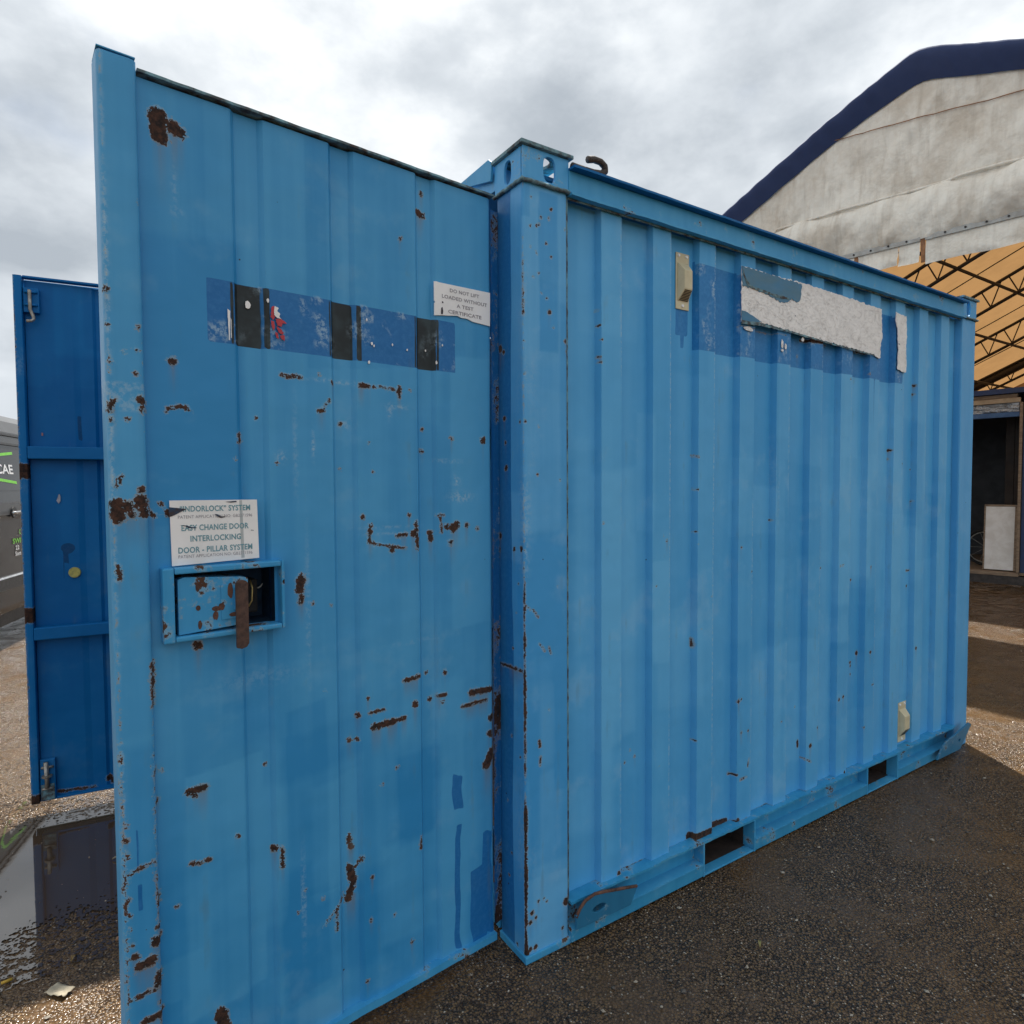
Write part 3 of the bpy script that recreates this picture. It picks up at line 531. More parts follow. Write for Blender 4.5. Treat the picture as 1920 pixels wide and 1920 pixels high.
for a, c_ in ((PX+0.002, 0.786), (1.094, 1.925), (2.213, CL-0.162)):
    rl = MB().box(a, 0.030, 0.010, c_, 0.042, 0.128)
    rl.box(a, -0.012, 0.006, c_, 0.0295, 0.050)
    ro = rl.build('bottom_rail', M['trim_low'], cont, 0.003)
    st = MB(); strip(st, a+0.001, c_-0.001, -0.016, 0.03, 0.050, 0.055, max(10, int((c_-a)*60)), 0.0015, a*5); st.build('flange', M['trim'], ro)
lipb = MB(); strip(lipb, PX+0.003, CL-0.163, -0.012, 0.05, 0.1285, 0.1365, 220, 0.0042, 6)
lipb.build('bottom_lip', M['trim_low'], cont)
for a, c_ in ((0.786, 1.094), (1.925, 2.213)):
    pk = MB(); t = 0.008
    pk.box(a+0.0005, -0.013, 0.004, a+t, 0.04, 0.128); pk.box(c_-t, -0.013, 0.004, c_-0.0005, 0.04, 0.128)
    pk.box(a+t, -0.010, 0.004, c_-t, 0.03, 0.011); pk.box(a+t, 0.0, 0.118, c_-t, 0.04, 0.1275)
    po = pk.build('fork_pocket', M['trim'], cont, 0.0015)
    pi = MB().box(a+0.0005, 0.0405, 0.004, a+t, 1.9, 0.128).box(c_-t, 0.0405, 0.004, c_-0.0005, 1.9, 0.128).box(a+t, 0.0305, 0.004, c_-t, 1.9, 0.010).box(a+t, 0.0405, 0.120, c_-t, 1.9, 0.1275).box(a, 1.9, 0.004, c_, 1.91, 0.1275)  # inner pocket walls, plus an added back plate that shuts out light
    pi.build('pocket_lining', M['pocket_shade'], po)
# gusset plates at the rail ends
gz = MB(); poly_hole(gz, [(0.168, 0.06), (0.40, 0.055), (0.43, 0.107), (0.33, 0.128), (0.245, 0.146), (0.205, 0.138), (0.168, 0.105)], (0.262, 0.098), 0.028, 0.012, -0.034, -0.026, 'y')
gz.build('gusset_plate', [M['gusset']], cont, 0.002)
ge = MB(); ge.tube([(x, -0.030, z) for x, z in ((0.170, 0.098), (0.185, 0.122), (0.207, 0.139), (0.245, 0.147), (0.29, 0.139), (0.33, 0.1295), (0.38, 0.119), (0.43, 0.1075))], 0.0055, 6); ge.build('plate_edge', M['rust'], cont, smooth=True)
gz2 = MB(); poly_hole(gz2, [(2.54, 0.030), (2.80, 0.028), (2.93, 0.135), (2.905, 0.150), (2.86, 0.140), (2.62, 0.100)], (2.79, 0.080), 0.012, 0.008, -0.048, -0.038, 'y')
gz2.build('gusset_plate', M['gusset'], cont, 0.002)
# lashing hook on the top rail
hk = MB(); hp = [(0.172, 2.424), (0.215, 2.424), (0.255, 2.425), (0.288, 2.430), (0.305, 2.441), (0.303, 2.456), (0.286, 2.466), (0.258, 2.466), (0.234, 2.459)]
hs = []
for i in range(len(hp)-1):
    for t in (0, 0.33, 0.66): hs.append((hp[i][0]*(1-t)+hp[i+1][0]*t, -0.012, hp[i][1]*(1-t)+hp[i+1][1]*t))
hs.append((hp[-1][0], -0.012, hp[-1][1]))
hk.tube(hs, 0.0105, 8).build('lashing_hook', M['hook'], cont, smooth=True)
# shell behind
box('end_header', 0.002, 0.152, 2.372, 0.085, CW-0.152, 2.452, M['post'], cont, 0.004)
fl_ = MB().prism([(0.16, 2.40), (0.36, 2.452), (0.37, 2.468), (0.17, 2.47), (0.152, 2.455)], -0.012, -0.004, 'x'); fl_.build('header_flap', M['trim'], cont, 0.001)
box('roof_sheet', 0.09, 0.052, 2.395, CL-0.05, CW-0.03, 2.408, M['trim'], cont, 0.002)
box('side_wall', 0.162, CW-0.035, 0.12, CL-0.162, CW-0.012, 2.39, M['wall'], cont, 0.002)
box('end_wall', CL-0.035, 0.142, 0.12, CL-0.012, CW-0.142, 2.39, M['wall'], cont, 0.002)
box('container_floor', 0.02, 0.046, 0.131, CL-0.04, CW-0.04, 0.16, M['plywood'], cont, 0.002)
box('end_sill', 0.0, PY+0.01, 0.02, 0.06, CW-0.15, 0.125, M['trim'], cont, 0.004)

# ------------------------------------------------------------------ text and signs
def text_mesh(body, width=None, height=None, bold=0.0, spacing=1.0):
    cu = bpy.data.curves.new('t', 'FONT'); cu.body = body; cu.size = 1.0; cu.offset = bold; cu.space_character = spacing; cu.resolution_u = 3
    o = bpy.data.objects.new('t', cu); COL.objects.link(o); bpy.context.view_layer.update()
    me = bpy.data.meshes.new_from_object(o.evaluated_get(bpy.context.evaluated_depsgraph_get()))
    v = np.array([tuple(p.co) for p in me.vertices]); f = [tuple(p.vertices) for p in me.polygons]
    bpy.data.objects.remove(o); bpy.data.curves.remove(cu); bpy.data.meshes.remove(me)
    v = v[:, :2]; v = v-v.min(0); s = v.max(0)
    sx = width/s[0] if width else None; sy = height/s[1] if height else None
    sx = sx or sy; sy = sy or sx
    return v*np.array([sx, sy]), f
def put_text(mb, body, cx, cz, y, width, height, mi, flip=-1, bold=0.022, shear=0.0, spacing=1.05, ax='xz'):
    v, f = text_mesh(body, width, height, bold, spacing)
    w_ = v[:, 0].max(); h_ = v[:, 1].max()
    mb.add([(cx+flip*(a-w_/2), y, cz+(b_-h_/2)+shear*(a-w_/2)) for a, b_ in v], f, mi)
def flat_mesh(mb, name):
    me = bpy.data.meshes.new(name); me.from_pydata(mb.v, [], mb.f); me.polygons.foreach_set('material_index', mb.m); me.update(); return me
M['sign_white'] = simple('white_vinyl', (0.92, 0.92, 0.91), (0.82, 0.83, 0.82), 0.45, 9, bump=0.1)
M['ink_teal'] = simple('faded_teal_ink', (0.12, 0.30, 0.36), (0.18, 0.36, 0.42), 0.6, 90, bump=0)
M['ink_grey'] = simple('faded_grey_ink', (0.24, 0.23, 0.26), (0.38, 0.37, 0.40), 0.6, 90, bump=0)
M['scrape'] = simple('scraped_dark', (0.02, 0.06, 0.12), (0.05, 0.03, 0.025), 0.8, 60, bump=0)
M['fold'] = simple('grey_crease', (0.42, 0.47, 0.48), (0.50, 0.54, 0.54), 0.6, 40, bump=0)

# ------------------------------------------------------------------ outward-facing door leaf
def door_attrs(S, Zz, chips, seed, n=70, amp=1.0):
    return {'rust': store(chip_field(S, Zz, chips)), 'weep': weep_field(S, Zz, chips), 'tone': patches(S, Zz, n, 0, 1.05, 0, 2.35, seed, amp)}
D1 = (-0.005, 0.115); A1 = R(185.75)
ss = set(np.round(np.arange(0.030, 0.9761, 0.006), 4))
GR = ((0.709, 0.781), (0.481, 0.548), (0.235, 0.299)); GS = 0.010
for a, c_ in GR:
    for q in (a-GS*0.3, a, a+GS, c_-GS, c_, c_+GS*0.3): ss.add(round(q, 4))
ss = np.array(sorted(ss)); ss = ss[np.concatenate([[True], np.diff(ss) > 0.0015])]
zs = np.arange(0.045, 2.3246, 0.006)
S, Zz = np.meshgrid(ss, zs, indexing='ij')
pr = np.zeros(ss.shape)
for a, c_ in GR: pr = np.minimum(pr, -0.011*np.clip(np.minimum((ss-a)/GS, (c_-ss)/GS), 0, 1))
pr = pr-0.02*np.clip((0.050-ss)/0.02, 0, 1)**2
dent = 0.006*fbm(S*2.6+1, Zz*1.9, 3)
P = np.stack([S, pr[:, None]+dent, Zz], -1)
at = door_attrs(S, Zz, DOOR_CHIPS, 12, 90, 0.8)
# hinge-side edge wear, much heavier near the ground
ew = 0.006*fbm(Zz*8+2, S*0+4, 4)*2+0.004*np.clip((1.1-Zz)/0.8, 0, 1)-0.001
at['rust'] = np.maximum(at['rust'], store(np.where(S < 0.07, ew-(S-0.035), -1)))
band = rect_field(S, Zz, 0.170, 0.840, 1.786, 1.930)
for q in ((0.172, 0.55, 0.030, 0.050), (0.176, 0.25, 0.017, 0.20), (0.100, 0.16, 0.045, 0.12), (0.062, 0.22, 0.030, 0.16)):
    band = np.maximum(band, rect_field(S+0.03*fbm(Zz*9, S*5, 3), Zz+0.06*fbm(S*14, Zz*3, 3), q[0]-q[2]*0.6, q[0]+q[2]*0.6, q[1]-q[3], q[1]+q[3]))
at['band'] = store(band)
blk = np.full(S.shape, -1.0)
for a, c_ in ((0.719, 0.779), (0.700, 0.713), (0.783, 0.789), (0.487, 0.545), (0.464, 0.478), (0.548, 0.552), (0.236, 0.295), (0.300, 0.305), (0.226, 0.2335)):
    blk = np.maximum(blk, rect_field(S+0.002*fbm(Zz*20, S), Zz, a, c_, 1.786, 1.929))
at['black'] = store(blk)
scf = np.where(rect_field(S, Zz, 0.17, 0.84, 1.786, 1.93) > 0, np.clip(fbm(S*26, Zz*22, 4)*7-0.55, 0, 0.8), 0)
scf = scf*np.where(blk > 0, 0.2, 1.0)
def blob(s_, z_, rs, rz, a=1.0): return a*np.exp(-((S-s_)/rs)**2-((Zz-z_)/rz)**2)
for s_, z_, rs, rz, a in ((0.155, 1.425, 0.035, 0.014, 1), (0.36, 1.675, 0.03, 0.006, 1), (0.385, 1.66, 0.006, 0.02, 0.8), (0.53, 1.726, 0.07, 0.004, 0.9), (0.17, 1.47, 0.012, 0.016, 0.9),
    (0.20, 1.53, 0.05, 0.004, 0.7), (0.60, 1.56, 0.004, 0.03, 0.9), (0.68, 1.53, 0.012, 0.012, 0.8), (0.51, 1.62, 0.02, 0.012, 0.7), (0.90, 2.11, 0.005, 0.05, 0.5), (0.896, 2.06, 0.012, 0.01, 0.5),
    (0.40, 1.345, 0.09, 0.003, 0.6), (0.38, 1.33, 0.08, 0.002, 0.6), (0.30, 1.02, 0.09, 0.003, 0.6), (0.62, 1.15, 0.006, 0.16, 0.5), (0.645, 1.55, 0.005, 0.12, 0.4), (0.645, 0.42, 0.004, 0.10, 0.9), (0.74, 1.0, 0.1, 0.02, 0.25)):
    scf = np.maximum(scf, blob(s_, z_, rs, rz, a))
at['scuff'] = scf
at['tone'] = at['tone']+0.25*np.clip((Zz-1.9)/0.3, 0, 1)*0.6+0.25*np.clip((0.45-S)/0.3, 0, 1)
hs_ = (ss[:-1]+ss[1:])/2; hz_ = (zs[:-1]+zs[1:])/2
hole = ((hs_[:, None] > 0.700) & (hs_[:, None] < 0.928) & (hz_[None] > 1.130) & (hz_[None] < 1.267))
door = link('door', grid_mesh('door', P, at, hole=hole), M['door'], cont, (*D1, 0), A1)
tag(door, 'scratched blue outer door leaf with rust chips, lock box and two white notices')
# closing flange on the free edge
prof = [(0.968, -0.004), (0.9695, 0.012), (0.973, 0.0175), (0.979, 0.019)]+[(x, 0.019+0.0012*math.sin(x*60)) for x in np.arange(0.985, 1.030, 0.006)]+[(1.033, 0.0175), (1.037, 0.014), (1.0395, 0.008), (1.040, 0.0), (1.040, -0.02), (1.040, -0.05)]
prof = np.array(prof); zf = np.arange(0.035, 2.3445, 0.006)
u = prof[:, 0]+np.where(prof[:, 1] < 0, (-prof[:, 1])*(prof[:, 0] > 1.0), 0)
S, Zz = np.repeat(u[:, None], len(zf), 1), np.repeat(zf[None], len(u), 0)
P = np.stack([np.repeat(prof[:, :1], len(zf), 1), np.repeat(prof[:, 1:2], len(zf), 1)+0.003*fbm(Zz*3, S*2, 2), Zz], -1)
at = door_attrs(S, Zz, DOOR_CHIPS, 33, 40, 1.0)
ed = 0.004*fbm(Zz*11, S*0+9, 4)*2+0.003*np.clip((0.9-Zz)/0.6, 0, 1)-0.0012-0.0030*np.clip((Zz-0.8)/0.3, 0, 1)
at['rust'] = np.maximum(at['rust'], store(np.maximum(ed-np.abs(S-1.034), ed-np.abs(S-0.974)-0.001)))
at['band'] = store(np.maximum(rect_field(S+0.006*fbm(Zz*12, S*8), Zz, 1.004, 1.010, 0.64, 0.73), rect_field(S+0.006*fbm(Zz*12, S*8), Zz, 1.001, 1.010, 0.55, 0.61)))
at['scuff'] = np.clip(np.exp(-((S-1.033)/0.004)**2)*np.clip(fbm(Zz*5, S*0+5, 3)*4+0.4, 0, 1)+np.where(np.abs(Zz-1.645) < 0.03, 0.5, 0), 0, 1)
at['tone'] = at['tone']+0.35
link('edge_flange', grid_mesh('edge_flange', P, at, smooth=True), M['door'], door)
box('flange_cap', 0.9705, -0.05, 2.3435, 1.0395, 0.0175, 2.3465, M['trim'], door, 0.001)
tl = MB(); strip(tl, 0.032, 0.967, 0.011, -0.045, 2.3245, 2.3305, 120, 0.0011, 3); tl.build('top_lip', M['rust_edge'], door)
bl_ = MB(); strip(bl_, 0.040, 0.967, 0.013, -0.03, 0.036, 0.058, 120, 0.0016, 8); bl_.build('bottom_lip', M['trim'], door)
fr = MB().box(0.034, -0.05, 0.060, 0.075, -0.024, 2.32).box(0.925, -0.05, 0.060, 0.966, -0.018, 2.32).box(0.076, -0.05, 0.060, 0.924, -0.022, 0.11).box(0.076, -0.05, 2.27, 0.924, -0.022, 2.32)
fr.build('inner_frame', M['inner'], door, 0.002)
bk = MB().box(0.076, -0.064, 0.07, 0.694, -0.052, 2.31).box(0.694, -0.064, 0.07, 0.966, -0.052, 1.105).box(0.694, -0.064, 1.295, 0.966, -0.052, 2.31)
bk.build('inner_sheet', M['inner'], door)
for z in (0.30, 0.95, 1.60, 2.15):
    MB().tube([(0.012, -0.045, z-0.06), (0.012, -0.045, z+0.06)], 0.011, 10).box(0.012, -0.060, z-0.05, 0.06, -0.052, z+0.05).build('hinge', M['post'], door)
hz = MB(); zz_ = np.arange(0.06, 2.321, 0.04)
gs = np.array([[(0.036, -0.006-0.004*0, z) for z in zz_], [(0.022+0.004*0, -0.018, z) for z in zz_], [(0.0, -0.024, z) for z in zz_], [(-0.03, -0.026, z) for z in zz_]])
Sg = np.repeat(np.array([0.036, 0.022, 0.0, -0.03])[:, None], len(zz_), 1); Zg = np.repeat(zz_[None], 4, 0)
ru_g = 0.018*fbm(Zg*7, Sg*20, 3)*2-0.006+0.008*np.clip((1.3-Zg)/1.0, 0, 1)
link('gap_shade_strip', grid_mesh('gap_shade_strip', gs, {'rust': store(ru_g), 'band': np.full(Sg.shape, 0.1), 'tone': Sg*0}), M['door'], door)  # added strip closing the hinge gap, rusted, with the gap's shade painted dark
# lock box
M['rust_dk'] = simple('dark_rust_bar', (0.105, 0.058, 0.043), (0.045, 0.026, 0.022), 0.8, 60, bump=0.5)
lb = MB()
lb.box(0.926, -0.012, 1.118, 0.949, 0.030, 1.282); lb.box(0.687, -0.012, 1.118, 0.6945, 0.030, 1.282)
lb.box(0.695, -0.012, 1.2675, 0.9255, 0.0295, 1.2815); lb.box(0.695, -0.012, 1.1185, 0.9255, 0.0295, 1.1305)
lbo = lb.build('lock_box', M['trim_worn'], door, 0.0035, 2)
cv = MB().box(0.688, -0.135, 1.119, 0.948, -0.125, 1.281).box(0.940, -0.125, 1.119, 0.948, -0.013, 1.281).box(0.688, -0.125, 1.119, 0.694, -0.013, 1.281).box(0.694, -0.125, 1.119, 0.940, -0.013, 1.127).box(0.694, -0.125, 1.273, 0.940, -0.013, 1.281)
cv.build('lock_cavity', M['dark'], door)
lc = MB().prism([(0.770, 1.140), (0.918, 1.132), (0.918, 1.254), (0.905, 1.259), (0.785, 1.250), (0.770, 1.246)], -0.08, 0.020, 'y')
lc.box(0.777, 0.0205, 1.155, 0.83, 0.0225, 1.235); lc.box(0.776, 0.0228, 1.176, 0.802, 0.0355, 1.226)
tag(lc.build('lock_case', M['trim_worn'], door, 0.003), None)
for (a, c_, rx, rz, sd_i) in ((0.878, 1.236, 0.0045, 0.012, 1), (0.878, 1.188, 0.005, 0.006, 2), (0.840, 1.182, 0.010, 0.006, 3), (0.829, 1.186, 0.006, 0.008, 4), (0.842, 1.166, 0.006, 0.010, 5), (0.875, 1.150, 0.004, 0.010, 6), (0.80, 1.165, 0.014, 0.005, 7), (0.81, 1.22, 0.006, 0.018, 8)):
    pl = [(a+rx*math.cos(t)*(1+0.4*mnoise.noise(Vector((t*2, sd_i, 0)))), c_+rz*math.sin(t)*(1+0.4*mnoise.noise(Vector((t*2, sd_i, 3))))) for t in np.linspace(0, 2*math.pi, 14)[:-1]]
    MB().prism(pl, 0.0195, 0.0208 if a > 0.835 else 0.0232, 'y').build('rust_spot', M['rust'], door)
hd = []
for t in np.linspace(0, math.pi, 9): hd.append((0.7925+0.0135*math.cos(t), 1.236+0.010*math.sin(t)))
hd += [(0.779, 1.10), (0.784, 1.092), (0.795, 1.0885), (0.806, 1.092)]
MB().prism(hd, 0.044, 0.053, 'y').box(0.785, -0.02, 1.17, 0.800, 0.040, 1.20).build('lock_handle', M['rust_dk'], door, 0.0015)
MB().box(0.728, -0.10, 1.150, 0.764, -0.045, 1.232).build('lock_cylinder', M['rubber'], door, 0.006)
sw = MB(); sw.tube([(0.720-0.03*t, -0.118+0.002*t, 1.212-0.016*math.sin(t*3)+0.006*t) for t in np.linspace(0, 1, 10)], [0.0005+0.0016*math.sin(math.pi*t) for t in np.linspace(0, 1, 10)], 6)
sw.build('white_mark', M['sign_white'], door)
MB().tube([(0.766, -0.03, 1.165), (0.757, -0.022, 1.172), (0.750, -0.020, 1.185), (0.748, -0.022, 1.215), (0.752, -0.03, 1.235)], 0.0022, 6).build('wire', simple('brass_wire', (0.5, 0.36, 0.14), None, 0.35, 40, metal=0.8), door, smooth=True)
# interlock notice
sg = MB(); sg.prism([(0.927, 1.4285), (0.741, 1.4275), (0.7385, 1.289), (0.925, 1.284)], 0.0030, 0.0050, 'y', 0)
yt = 0.0056
put_text(sg, '“INDORLOCK” SYSTEM', 0.832, 1.4095, yt, 0.150, 0.0135, 1)
put_text(sg, 'PATENT APPLICATION NO: GB2271596', 0.832, 1.3915, yt, 0.158, 0.0070, 2, bold=0.0)
put_text(sg, 'EASY CHANGE DOOR', 0.833, 1.3670, yt, 0.143, 0.0135, 1)
put_text(sg, 'INTERLOCKING', 0.833, 1.3425, yt, 0.108, 0.0135, 1)
put_text(sg, 'DOOR - PILLAR SYSTEM', 0.833, 1.3175, yt, 0.158, 0.0135, 1)
put_text(sg, 'PATENT APPLICATION NO: GB2271596', 0.833, 1.3035, yt, 0.158, 0.0070, 2, bold=0.0)
def poly3(mb, pts, y, mi): mb.add([(a, y, c_) for a, c_ in pts], [tuple(range(len(pts)))], mi)
ys = 0.0062
for pts in ([(0.929, 1.414), (0.905, 1.411), (0.893, 1.409), (0.905, 1.403), (0.918, 1.396), (0.929, 1.392)], [(0.836, 1.3965), (0.828, 1.3950), (0.822, 1.3900), (0.814, 1.3905), (0.812, 1.3885), (0.822, 1.3865), (0.830, 1.3905)],
            [(0.812, 1.4235), (0.788, 1.4255), (0.787, 1.4225), (0.800, 1.4215)], [(0.908, 1.3735), (0.894, 1.3725), (0.885, 1.3690), (0.874, 1.3675), (0.875, 1.3655), (0.890, 1.3665), (0.896, 1.3705)], [(0.756, 1.3565), (0.750, 1.3555), (0.750, 1.3545), (0.757, 1.355)]):
    poly3(sg, pts, ys, 3)
poly3(sg, [(0.781, 1.4265), (0.775, 1.4265), (0.772, 1.292), (0.779, 1.2915)], 0.0053, 4)
so = link('notice_plate', flat_mesh(sg, 'notice_plate'), [M['sign_white'], M['ink_teal'], M['ink_grey'], M['scrape'], M['fold']], door)
tag(so, 'white notice with teal capitals about the door pillar system')
# lifting notice, lower left corner torn away
sg = MB(); sg.prism([(0.243, 2.035), (0.236, 2.0362), (0.225, 2.0352), (0.045, 2.0385), (0.046, 1.9390), (0.085, 1.9410), (0.110, 1.9425), (0.130, 1.9480), (0.150, 1.9475), (0.165, 1.9510), (0.180, 1.9490), (0.195, 1.9465), (0.215, 1.9445), (0.243, 1.9400), (0.2425, 1.975), (0.2385, 1.978), (0.2430, 1.981)], 0.0030, 0.0050, 'y', 0)
for body, cz, wd_, cx_ in (('DO NOT LIFT', 2.0195, 0.104, 0.138), ('LOADED WITHOUT', 1.9990, 0.160, 0.137), ('A TEST', 1.9790, 0.060, 0.137), ('CERTIFICATE', 1.9590, 0.118, 0.137)):
    put_text(sg, body, cx_, cz, yt, wd_, 0.0105, 1)
poly3(sg, [(0.220, 1.964), (0.216, 1.968), (0.2135, 1.956), (0.2150, 1.947), (0.221, 1.947)], ys, 2); poly3(sg, [(0.218, 1.982), (0.214, 1.984), (0.212, 1.980), (0.216, 1.978)], ys, 2)
so = link('notice_plate', flat_mesh(sg, 'notice_plate'), [M['sign_white'], M['ink_grey'], M['scrape']], door)
tag(so, 'white lifting notice with a torn lower edge beside the hinge')
# shreds of old red and white stickers on the dark band
M['red'] = simple('red_vinyl', (0.55, 0.025, 0.035), (0.38, 0.02, 0.03), 0.4, 30, bump=0.1)
for i, pts in enumerate(([(0.697, 1.887), (0.690, 1.889), (0.692, 1.872), (0.689, 1.862), (0.694, 1.856), (0.699, 1.862)], [(0.688, 1.859), (0.677, 1.862), (0.661, 1.852), (0.672, 1.851), (0.674, 1.842), (0.684, 1.845)], [(0.699, 1.854), (0.692, 1.853), (0.690, 1.840), (0.693, 1.830), (0.698, 1.842)],
        [(0.686, 1.842), (0.676, 1.838), (0.669, 1.829), (0.672, 1.824), (0.682, 1.828)], [(0.690, 1.829), (0.683, 1.826), (0.681, 1.813), (0.687, 1.815)], [(0.678, 1.822), (0.668, 1.823), (0.667, 1.811), (0.675, 1.813)])):
    MB().prism(jag(pts, 0.0025, 0.0022, 3+i), 0.0030, 0.0038, 'y').build('sticker_shred', M['red'], door)
MB().prism(jag([(0.690, 1.889), (0.681, 1.886), (0.684, 1.879), (0.677, 1.872), (0.680, 1.866), (0.674, 1.860), (0.684, 1.862), (0.691, 1.868)], 0.003, 0.0022, 5), 0.0042, 0.0050, 'y').build('sticker_shred', M['sign_white'], door)
for (a, z0, z1, w_) in ((0.794, 1.795, 1.865, 0.0028), (0.7895, 1.80, 1.845, 0.0012)):
    MB().prism(jag([(a+w_, z1), (a-w_, z1-0.004), (a-w_*0.4, z0), (a+w_*0.3, z0)], 0.008, 0.001, 2), 0.0030, 0.0038, 'y').build('sticker_shred', M['sign_white'], door)
for i, (a, z0, q) in enumerate(((0.748, 1.885, 0.006), (0.705, 1.9, 0.003), (0.45, 1.895, 0.0022), (0.436, 1.835, 0.003), (0.43, 1.83, 0.002), (0.375, 1.84, 0.002), (0.33, 1.832, 0.0022), (0.265, 1.84, 0.0022), (0.235, 1.808, 0.003), (0.445, 1.785, 0.003), (0.215, 1.86, 0.002))):
    pl = [(a+q*math.cos(t)*(1+0.5*mnoise.noise(Vector((t, i, 0)))), z0+1.6*q*math.sin(t)*(1+0.5*mnoise.noise(Vector((t, i, 2))))) for t in np.linspace(0, 6.28, 9)[:-1]]
    yy = float(np.interp(a, ss, pr))
    MB().prism(pl, yy+0.0015, yy+0.0030, 'y').build('sticker_shred', M['sign_white'], door)

# ------------------------------------------------------------------ inward-facing door leaf
D2 = (-0.005, 1.73); A2 = R(173.3)
ss2 = np.unique(np.round(np.concatenate([np.arange(0.03, 1.306, 0.012), [1.02, 1.035, 1.046, 1.058, 1.115, 1.125]]), 4)); zs2 = np.arange(0.085, 2.362, 0.012)
S, Zz = np.meshgrid(ss2, zs2, indexing='ij')
pf = -0.034-0.010*np.clip(np.minimum((ss2-1.02)/0.015, (1.058-ss2)/0.012), 0, 1)-0.005*np.clip((1.135-ss2)/0.025, 0, 1)
P = np.stack([S, pf[:, None]+0.006*fbm(S*3, Zz*2.2, 3), Zz], -1)
at = {'tone': patches(S, Zz, 40, 0.9, 1.3, 0, 2.4, 8, 0.8), 'rust': store(chip_field(S, Zz, [([(1.05, 0.12), (1.03, 0.10)], 0.012), ([(1.24, 0.10), (1.10, 0.09)], 0.006)]))}
st = np.maximum(0.028-np.hypot(S-1.176, (Zz-1.192)*1.25), -1)
for q, z0 in ((1.192, 1.05), (1.183, 1.12), (1.174, 1.10), (1.166, 1.13)): st = np.maximum(st, np.where((Zz > z0) & (Zz < 1.19), 0.0035-np.abs(S-q), -1))
st = np.maximum(st, rect_field(S+0.02*fbm(Zz*7, S*5), Zz, 1.11, 1.125, 1.67, 1.78))
at['band'] = store(st)
at['scuff'] = np.clip(fbm(S*18, Zz*3, 3)*4-1.3, 0, 1)*0.25
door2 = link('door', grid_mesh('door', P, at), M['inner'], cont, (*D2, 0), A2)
tag(door2, 'deep blue inside face of the second door leaf with cross bars')
zf = np.arange(0.075, 2.371, 0.01); pf2 = np.array([(1.304, -0.05), (1.3045, -0.004), (1.307, 0.0), (1.315, 0.001), (1.325, 0.001), (1.3325, 0.0), (1.335, -0.003), (1.3355, -0.07)])
S, Zz = np.repeat(pf2[:, :1], len(zf), 1), np.repeat(zf[None], len(pf2), 0)
P = np.stack([S, np.repeat(pf2[:, 1:2], len(zf), 1), Zz], -1)
ru = np.maximum.reduce([rect_field(S, Zz, 1.29, 1.35, 1.50, 1.565), rect_field(S, Zz, 1.29, 1.35, 0.875, 0.94), rect_field(S, Zz, 1.29, 1.35, 0.0, 0.115+0.0), 0.004*fbm(Zz*9, S*0, 3)*2-0.0015-np.abs(S-1.333)])
link('edge_flange', grid_mesh('edge_flange', P, {'rust': store(ru), 'tone': 0.5+0.5*fbm(S*3, Zz*3), 'scuff': np.clip(fbm(Zz*6, S*0+2, 3)*4-0.8, 0, 1)*0.5}), M['inner'], door2)
for z0 in (1.586, 0.797): box('cross_bar', 0.04, -0.030, z0, 1.3035, 0.006, z0+0.054, M['inner'], door2, 0.004)
for z0, z1 in ((2.3605, 2.3695), (0.0765, 0.0855)): box('frame_lip', 0.03, -0.05, z0, 1.3035, -0.012, z1, M['inner'], door2, 0.002)
box('outer_sheet', 0.02, -0.085, 0.08, 1.335, -0.073, 2.366, M['door'], door2, 0.002)
def latch(z0, z1, up):
    o = MB().box(1.246, -0.030, z0, 1.302, -0.008, z1).build('latch_plate', M['inner'], door2, 0.003)
    zc = (z0+z1)/2
    for q in (0.82, 0.30): MB().tube([(1.252, -0.004, z0+(z1-z0)*q), (1.296, -0.004, z0+(z1-z0)*q)], 0.006, 8).build('latch_staple', M['inner'] if up else M['steel'], door2, smooth=True)
    if up: pts = [(1.277, 0.004, z1-0.012), (1.276, 0.004, z0+0.01), (1.266, 0.004, z0-0.018), (1.264, 0.004, z0-0.030), (1.272, 0.005, z0-0.038), (1.290, 0.006, z0-0.040)]
    else: pts = [(1.278, 0.004, z1-0.008), (1.275, 0.004, zc), (1.276, 0.004, z0+0.06)]
    MB().tube(pts, 0.0068 if up else 0.009, 8).build('latch_bolt', M['steel'], door2, smooth=True)
    if not up:
        MB().tube([(1.275, 0.004, zc+0.018), (1.275, 0.004, zc+0.026)], 0.020, 12).build('washer', M['steel'], door2)
        box('rust_block', 1.250, -0.0075, z0+0.004, 1.300, -0.004, z0+0.075, M['rust_edge'], door2, 0.002)
latch(2.213, 2.318, True); latch(0.078, 0.262, False)
M['yellow'] = simple('yellowed_foam', (0.50, 0.45, 0.12), (0.30, 0.29, 0.10), 0.6, 60)
MB().tube([(1.154, -0.034, 1.081), (1.154, -0.026, 1.081)], [0.024, 0.022], 20).build('round_sticker', M['yellow'], door2)
MB().prism(jag([(1.199, 1.432), (1.203, 1.432), (1.206, 1.418), (1.212, 1.404), (1.203, 1.390), (1.197, 1.402), (1.198, 1.42)], 0.008, 0.003, 4), -0.031, -0.029, 'y').build('bare_patch', simple('grey_filler', (0.42, 0.42, 0.48), None, 0.7, 40), door2)
MB().prism([(1.252, 1.70), (1.257, 1.702), (1.258, 1.689), (1.252, 1.688)], -0.031, -0.0295, 'y').build('bare_patch', simple('pink_primer', (0.45, 0.22, 0.22), None, 0.7, 40), door2)

